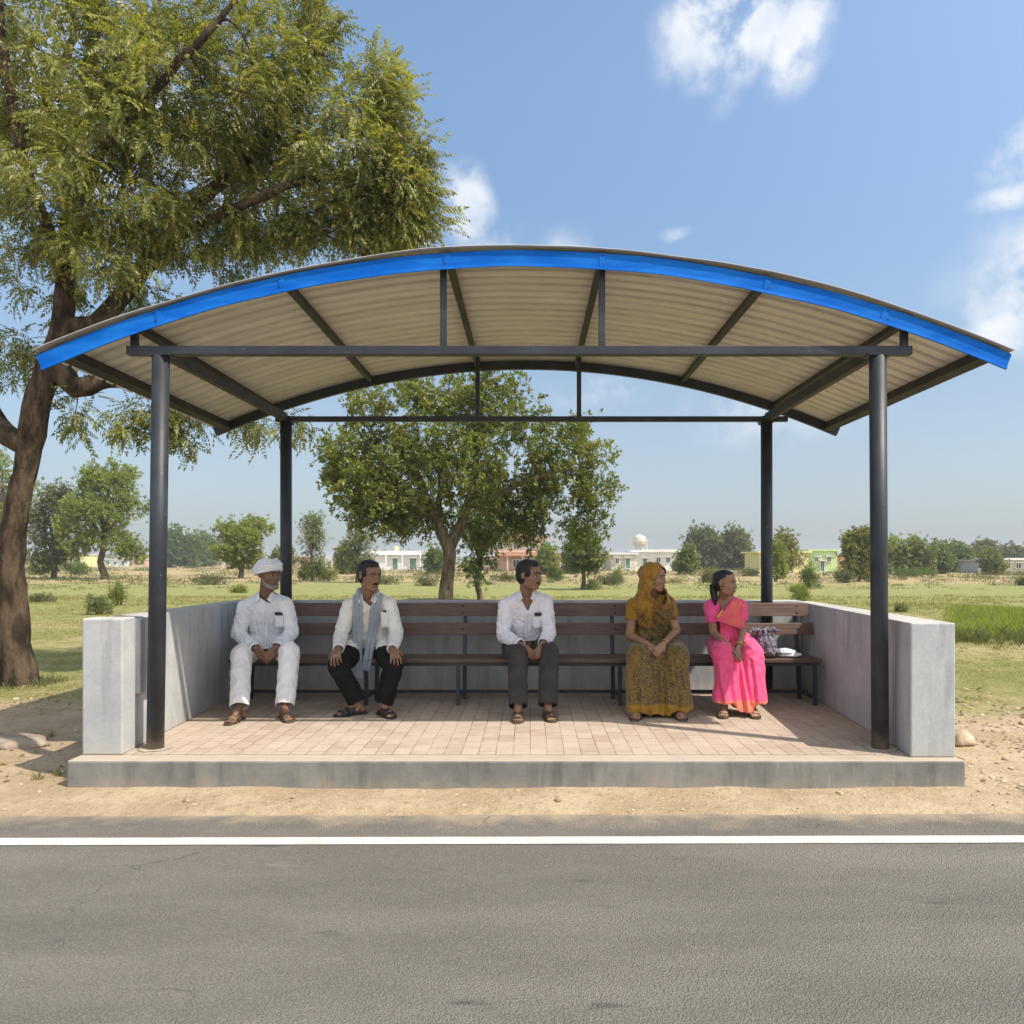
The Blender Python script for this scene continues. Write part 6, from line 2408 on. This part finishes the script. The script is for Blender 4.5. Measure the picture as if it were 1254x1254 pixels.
def stone(name, label, p, rad, seed, mat, group=None):
    mb = MB()
    mb.ellipsoid((0, 0, 0), (1, 1, 1), 22, 14)
    vs = []
    for v in mb.v:
        n = v.normalized() if v.length > 0 else Vector((0, 0, 1))
        f = 1 + .28 * mnoise.noise(n * 1.3 + Vector((seed, 0, 0))) + .12 * mnoise.noise(n * 3.1 + Vector((seed, 5, 0)))
        q = Vector((n.x * rad[0] * f, n.y * rad[1] * f, max(-.35, n.z) * rad[2] * f))
        vs.append(Vector(p) + q)
    mb.v = vs
    o = mb.build(name, mat, None, True, loc=p)
    tag(o, label, 'stone', group)
    return o


p = onfloor(1183, 913, 0.02)
stone('stone', 'rounded tan stone lying beside the right wall end of the shelter', (p.x + .02, p.y + .1, .045), (.105, .09, .085), 3.1, MAT_STONE)
p = onfloor(16, 912, 0.02)
stone('flat_stone', 'flat grey brown stone slab on the bare earth left of the shelter', (p.x, p.y + .05, .02), (.26, .17, .065), 8.4, MAT_STONE2)
# pebbles, clods and dry leaves strewn over the bare earth
g2 = np.random.default_rng(11)
mbp = MB()
n_p = 0
while n_p < 1500:
    side = g2.random()
    if side < .62:
        y = g2.uniform(4.85, 8.6); x = g2.uniform(3.15, 7.0)
    elif side < .85:
        y = g2.uniform(4.85, 8.6); x = g2.uniform(-7.5, -3.35)
    else:
        y = g2.uniform(4.72, 5.14); x = g2.uniform(-4, 4)
    if mnoise.noise(Vector((x * 1.3, y * 1.3, 4))) + g2.uniform(-.4, .4) < 0.0:
        continue
    r = min(.05, .006 * math.exp(abs(g2.normal(0, .75)))) * (.55 if side >= .85 else 1)
    z = ground_z(x, y)
    a = g2.uniform(0, 6.28)
    fr_ = (Vector((math.cos(a), math.sin(a), 0)), Vector((-math.sin(a), math.cos(a), 0)), Vector((g2.normal(0, .2), g2.normal(0, .2), 1)).normalized())
    mbp.ellipsoid((x, y, z + r * .2), (r * g2.uniform(.9, 1.7), r * g2.uniform(.7, 1.1), r * g2.uniform(.35, .7)), 6, 4, fr_)
    n_p += 1
tag(mbp.build('gravel', M('pebbles', (0.30, 0.22, 0.14), (0.55, 0.45, 0.32), 9, rough=.95, bump=.4, bscale=60)), kind='stuff')
MAT_DRY = leaf_mat('dry_fallen_leaves', (0.24, 0.155, 0.075), (0.44, 0.33, 0.18), .15, 2.0, (.16, .10, .05), .2)
n = 2000
lx = np.where(g2.random(n) < .7, g2.uniform(3.2, 7.0, n), g2.uniform(-7.8, -3.4, n))
ly = g2.uniform(5.0, 9.2, n)
pos = np.stack([lx, ly, [ground_z(a, b_) + .008 for a, b_ in zip(lx, ly)]], 1)
kk = np.array([mnoise.noise(Vector((a * .9, b_ * .9, 8))) > -.05 for a, b_ in zip(lx, ly)])
pos = pos[kk]
dr = g2.normal(0, 1, (len(pos), 3)); dr[:, 2] *= .15
T1 = [np.array([[0, 0, 0], [.5, .28, .10], [1, 0, .04], [.5, -.28, .12]])]
Vl = scatter(T1, pos, dr, g2.uniform(.03, .075, len(pos)), g2)
tag(link_mesh('leaf_litter', np_mesh('leaf_litter', Vl, np.arange(len(Vl)).reshape(-1, 4)), MAT_DRY), kind='stuff')
# a few green sprigs on the bare earth beside the platform
for i, (px, py, lab) in enumerate(((60, 902, 'small grass sprig beside the flat stone left of the shelter'), (46, 955, 'grass sprig at the left corner of the platform, nearest to the road'), (72, 950, 'grass sprig touching the left end of the platform front'))):
    p = onfloor(px, py, 0)
    gg = np.random.default_rng(60 + i)
    o = blades('grass_sprig', np.array([p.x]), np.array([p.y]), np.array([.075]), np.array([.008]), LEAF['yellow'], gg, .8, 16, np.array([.018]))
    tag(o, lab, 'grass sprig', 'green sprigs on the bare earth')

# ------------------------------------------------------------------ the village on the horizon
def paint(name, c, dirt=0.18):
    c = Vector(c)
    return M(name, tuple(c), tuple(c * (1 - dirt)), .5, rough=.85, fine=.06, lo=.4, hi=.75)


P_WHITE = paint('white_house_paint', (.74, .74, .72))
P_CREAM = paint('cream_house_paint', (.62, .57, .47))
P_PINK = paint('pink_house_paint', (.66, .42, .34))
P_SALMON = paint('salmon_slab_paint', (.55, .27, .18))
P_YELL = paint('yellow_house_paint', (.72, .66, .30))
P_GREEN = paint('light_green_house_paint', (.50, .66, .30))
P_ORANGE = paint('orange_house_paint', (.70, .42, .22))
P_GREY = paint('grey_house_paint', (.36, .38, .40))
P_GLASS = M('dark_window_glass', (.035, .05, .055), (.06, .075, .075), 1, rough=.2, spec=.5)
P_DOOR = M('green_door_paint', (.10, .20, .16), (.14, .25, .20), 2, rough=.6)


class House:
    def __init__(s, name, label, cat, px, base_py, group='houses of the village', Y=None):
        s.Y = Y or ground_y(base_py)
        s.pm = s.Y / FPX
        s.base_py = base_py
        b = at(px, base_py, s.Y)
        s.z0 = (ground_z(b.x, b.y) if b.y < 400 else 0) - .15
        s.o = empty(name, (b.x, b.y, s.z0))
        tag(s.o, label, cat, group)
        s.cnt = 0

    def X(s, px):
        return (px - VX) * s.pm

    def Z(s, py):
        return max(EYE - (py - HY) * s.pm, s.z0)

    def block(s, name, x0, x1, top, bot, mat, dy=0.0, depth=7.0, parent=None):
        mb = MB()
        e = 0.002 * s.cnt
        s.cnt += 1
        mb.box(s.X(x0) + e, s.X(x1) - e, s.Y + dy, s.Y + dy + depth, s.Z(bot) if bot < s.base_py else s.z0, s.Z(top))
        return mb.build(name, mat, parent or s.o)

    def slab(s, x0, x1, py, mat, dy=-.5, depth=8.2, t=.22, parent=None, over=.4):
        mb = MB()
        z = s.Z(py) + .003 + .002 * s.cnt
        s.cnt += 1
        mb.box(s.X(x0) - over, s.X(x1) + over, s.Y + dy, s.Y + dy + depth, z, z + t)
        return mb.build('roof', mat, parent or s.o)

    def window(s, px, py, w, h, dy=0.0, door=False, frame=None):
        fr = MB()
        x0, x1, z0, z1 = s.X(px - w / 2), s.X(px + w / 2), s.Z(py + h / 2), s.Z(py - h / 2)
        y = s.Y + dy
        t = .12
        fr.box(x0 - t, x0, y - .10, y - .003, z0 - t, z1 + t); fr.box(x1, x1 + t, y - .10, y - .003, z0 - t, z1 + t)
        fr.box(x0, x1, y - .10, y - .003, z1, z1 + t); fr.box(x0, x1, y - .10, y - .003, z0 - t, z0)
        if not door:
            fr.box((x0 + x1) / 2 - .04, (x0 + x1) / 2 + .04, y - .08, y - .045, z0, z1)
        f = fr.build('door' if door else 'window', frame or P_WHITE, s.o)
        pn = MB(); pn.box(x0, x1, y - .04, y - .004, z0, z1)
        pn.build('door_leaf' if door else 'pane', P_DOOR if door else P_GLASS, f)
        # a small shade slab above
        sh = MB(); sh.box(x0 - .3, x1 + .3, y - .55, y - .003, z1 + t + .005, z1 + t + .10)
        sh.build('sunshade', frame or P_WHITE, f)
        return f

    def post(s, px, top, bot, w, mat, dy):
        mb = MB()
        mb.box(s.X(px - w / 2), s.X(px + w / 2), s.Y + dy, s.Y + dy + .3, s.Z(bot) if bot < s.base_py else s.z0, s.Z(top))
        return mb.build('column', mat, s.o)

    def tank(s, px, py, r=.55, h=1.2, mat=None):
        mb = MB()
        c = Vector((s.X(px), s.Y + 3, s.Z(py)))
        mb.tube([c, c + Vector((0, 0, h * .85)), c + Vector((0, 0, h))], [r, r, r * .35], 16)
        return mb.build('water_tank', mat or P_GREY, s.o)


h = House('white_house', 'long low white house behind the man with the scarf, tank on its roof', 'house', 470, 698)
h.block('wall', 430, 531, 681, 699, P_WHITE); h.block('parapet', 430, 531, 674.5, 679.5, P_WHITE)
h.slab(429, 533, 680, P_WHITE)
h.block('side_wing', 412, 430.3, 678, 699, P_CREAM, 1.0, 6); h.slab(411, 430, 678, P_WHITE, .6, 7)
for px in (440, 455, 521):
    h.window(px, 688, 5, 5)
h.window(484, 690.5, 6, 13, door=True); h.window(506, 690.5, 8, 13, door=True); h.window(420, 687, 4, 5, dy=1.0)
for px in (474, 494, 516):
    h.post(px, 680, 699, 1.4, P_WHITE, -1.3)
h.tank(482, 674.5, .5, .9, P_YELL)
h = House('pink_villa', 'two storey pink villa with a red veranda roof right of the broad tree', 'house', 640, 699)
h.block('wall', 584, 690, 681, 699, P_PINK); h.slab(612, 692, 681, P_SALMON, -2.4, 9, .5)
h.block('upper_storey', 600, 664, 660, 677, P_CREAM, .8, 6.0); h.slab(598, 668, 660, P_SALMON, -.2, 7.2, .35)
h.block('stair_tower', 626, 642, 650, 657, P_PINK, 1.6, 4.0); h.slab(625, 643, 650, P_SALMON, 1.2, 4.8, .25)
for px in (622, 640, 662, 686):
    h.post(px, 681, 699, 1.6, P_CREAM, -2.1)
for px in (632, 672):
    h.window(px, 690, 7, 8)
h.window(650, 691.5, 6, 13, door=True); h.window(598, 689, 7, 7)
for px in (612, 632, 652):
    h.window(px, 668.5, 6, 7, dy=.8)
h.block('balcony_rail', 602, 662, 674, 676.5, P_PINK, -.5, .2)
h = House('white_house', 'white flat roofed house with a projecting left block under the water tower', 'house', 800, 699)
h.block('wall', 778, 852, 676, 699, P_WHITE, 3.0, 7); h.slab(778, 853, 676, P_WHITE, 2.4, 8.2, .35)
h.block('front_block', 748, 778, 679, 699, P_CREAM, 0, 8); h.slab(748, 779, 679, P_WHITE, -.4, 8.8, .3)
h.block('parapet', 790, 835, 672.5, 674.2, P_CREAM, 4.0, 4)
for px in (810, 822, 836, 846):
    h.window(px, 686, 4.5, 6, dy=3.0)
h.window(793, 690, 5, 12, dy=3.0, door=True); h.window(756, 687, 4, 6); h.window(769, 690, 5, 12, door=True)
h = House('small_house', 'small pale house between the pale young tree and the white flat roofed house', 'house', 741, 697)
h.block('wall', 728, 747, 683, 698, P_CREAM); h.slab(728, 747, 683, P_WHITE); h.window(733, 689, 3.5, 4); h.window(741, 690.5, 4, 10, door=True)
h = House('yellow_house', 'pale yellow house just right of the rear right post', 'house', 970, 702)
h.block('wall', 930, 990, 677, 703, P_YELL); h.slab(930, 990, 677, P_YELL); h.block('stair_tower', 958, 982, 670.5, 675, P_CREAM, 2, 4)
h.tank(975, 670.5, .45, .8, P_SALMON)
for px in (938, 953, 980):
    h.window(px, 687, 5, 6)
h.window(968, 693, 5, 13, door=True)
h = House('green_house', 'light green house between the yellow and the orange one', 'house', 1008, 701)
h.block('wall', 991, 1024, 675, 702, P_GREEN, -.3, 7); h.slab(991, 1024, 675, P_GREEN, -.7, 8)
h.window(1014, 685, 5, 5, dy=-.3); h.window(999, 685, 4, 5, dy=-.3); h.window(1006, 693.5, 4.5, 12, dy=-.3, door=True)
h = House('orange_house', 'small orange house, right neighbour of the light green one', 'house', 1033, 701)
h.block('wall', 1025, 1062, 681, 702, P_ORANGE, .4, 6); h.slab(1025, 1062, 681, P_ORANGE, 0, 7)
h.window(1034, 690, 5, 4.5, dy=.4); h.window(1048, 690, 5, 4.5, dy=.4)
h = House('flat_house', 'white flat house with a grey side wall cut by the right picture edge', 'house', 1240, 702)
h.block('wall', 1228, 1300, 686, 703, P_CREAM, 0, 7); h.slab(1228, 1300, 686, P_WHITE, -.5, 8, .3)
h.block('side_wall', 1204, 1228, 687, 703, P_GREY, 1.2, 6); h.slab(1204, 1227.4, 687, P_GREY, .9, 6.6, .2)
h.tank(1238, 685, .4, .8, P_WHITE)
for px in (1234, 1247, 1260, 1275):
    h.window(px, 693, 5.5, 6)
for lab, x0, x1, top, base, m in (
        ('far white house left of the front left post, under the tall tree crown', 134, 158, 685, 694, P_WHITE), ('far yellow house behind the wide green bush', 80, 104, 680, 694, P_YELL),
        ('far pink roofed house touching the left side of the front left post', 160, 180, 680, 694, P_PINK), ('far white house seen under the middle one of three hazy trees', 224, 244, 686, 694, P_WHITE),
        ('far white house left of the round tree stem', 256, 276, 685.5, 694, P_CREAM), ('far white house right of the round tree stem', 298, 318, 686, 694, P_WHITE),
        ('far pale house between the rear left post and the slender tree', 352, 376, 682, 694, P_PINK), ('far white house between the two slender trees', 398, 418, 684, 694, P_WHITE),
        ('far white house left of the rear right post', 918, 936, 683, 695, P_WHITE),
        ('far cream house between the pink villa and the small pale house', 700, 724, 684, 695, P_CREAM), ('far white house under the left one of the two grey green trees', 853, 872, 685, 695, P_WHITE),
        ('far pink house between the two grey green trees', 876, 890, 684, 695, P_PINK), ('far white house at the right end of the row of dark trees', 1180, 1203, 686, 695, P_WHITE)):
    h = House('far_house', lab, 'house', (x0 + x1) / 2, base, 'far houses under the hazy trees')
    h.block('wall', x0, x1, top, base + 1, m); h.slab(x0, x1, top, m, over=.3)
    h.window(x0 + (x1 - x0) * .3, (top + base) / 2, 3, 3); h.window(x0 + (x1 - x0) * .7, (top + base) / 2 + .5, 3, 5, door=True)

# water tower
wy_ = 270.0
pm = wy_ / FPX
wb_ = at(783, 693.3, wy_); wb_.z = -.1
wt = empty('water_tower', wb_)
tag(wt, 'concrete water tower with a round tank rising over the white flat roofed house', 'water tower')
zt = lambda py: EYE - (py - HY) * pm
mb = MB()
mb.tube([(wb_.x, wy_, zt(668.5)), (wb_.x, wy_, zt(667)), (wb_.x, wy_, zt(658.5)), (wb_.x, wy_, zt(657)), (wb_.x, wy_, zt(654.5))], [1.5, 2.25, 2.25, 2.0, .35], 24)
tk = mb.build('tank', P_CREAM, wt, True)
mb = MB(); mb.tube([(wb_.x, wy_, zt(663)), (wb_.x, wy_, zt(662))], [2.36, 2.36], 24)
mb.build('tank_band', P_WHITE, tk)
for i in range(6):
    a = math.pi / 3 * i + .3
    mb = MB(); mb.tube([(wb_.x + 1.6 * math.cos(a), wy_ + 1.6 * math.sin(a), -.1), (wb_.x + 1.35 * math.cos(a), wy_ + 1.35 * math.sin(a), zt(668.4))], [.24, .20], 8)
    mb.build('leg', P_CREAM, wt)
for py in (684, 676):
    mb = MB()
    for i in range(6):
        a, b_ = math.pi / 3 * i + .3, math.pi / 3 * (i + 1) + .3
        mb.bar((wb_.x + 1.45 * math.cos(a), wy_ + 1.45 * math.sin(a), zt(py)), (wb_.x + 1.45 * math.cos(b_), wy_ + 1.45 * math.sin(b_), zt(py)), .2, .25)
    mb.build('ring_beam', P_CREAM, wt)
# utility pole
pb = at(792, 698.5, 136.0); pb.z = -.1
po = empty('utility_pole', pb)
tag(po, 'pale concrete utility pole with a crossarm beside the water tower', 'utility pole')
mb = MB(); mb.tube([pb, pb + Vector((0, 0, 6.0))], [.16, .10], 10); mb.build('pole', P_CREAM, po)
mb = MB(); mb.box(pb.x - .7, pb.x + .7, pb.y - .17, pb.y - .10, 5.3, 5.42); mb.build('crossarm', P_GREY, po)
for dx in (-.6, 0.0, .6):
    mb = MB(); mb.tube([(pb.x + dx, pb.y - .135, 5.423), (pb.x + dx, pb.y - .135, 5.62)], [.05, .035], 8); mb.build('insulator', P_WHITE, po)

# ------------------------------------------------------------------ air
HAZE = 0.0005
m, nt, out = new_mat('haze_air')
b = NB(nt)
pv = b.n('ShaderNodeVolumePrincipled')
pv.inputs['Color'].default_value = (0.80, 0.90, 1.0, 1)
pv.inputs['Density'].default_value = HAZE
pv.inputs['Anisotropy'].default_value = 0.2
b.l(pv.outputs[0], out.inputs['Volume'])
mb = MB(); mb.box(-6020, 6020, -130, 7020, -1.2, 17.0)
tag(mb.build('haze', m), kind='stuff')
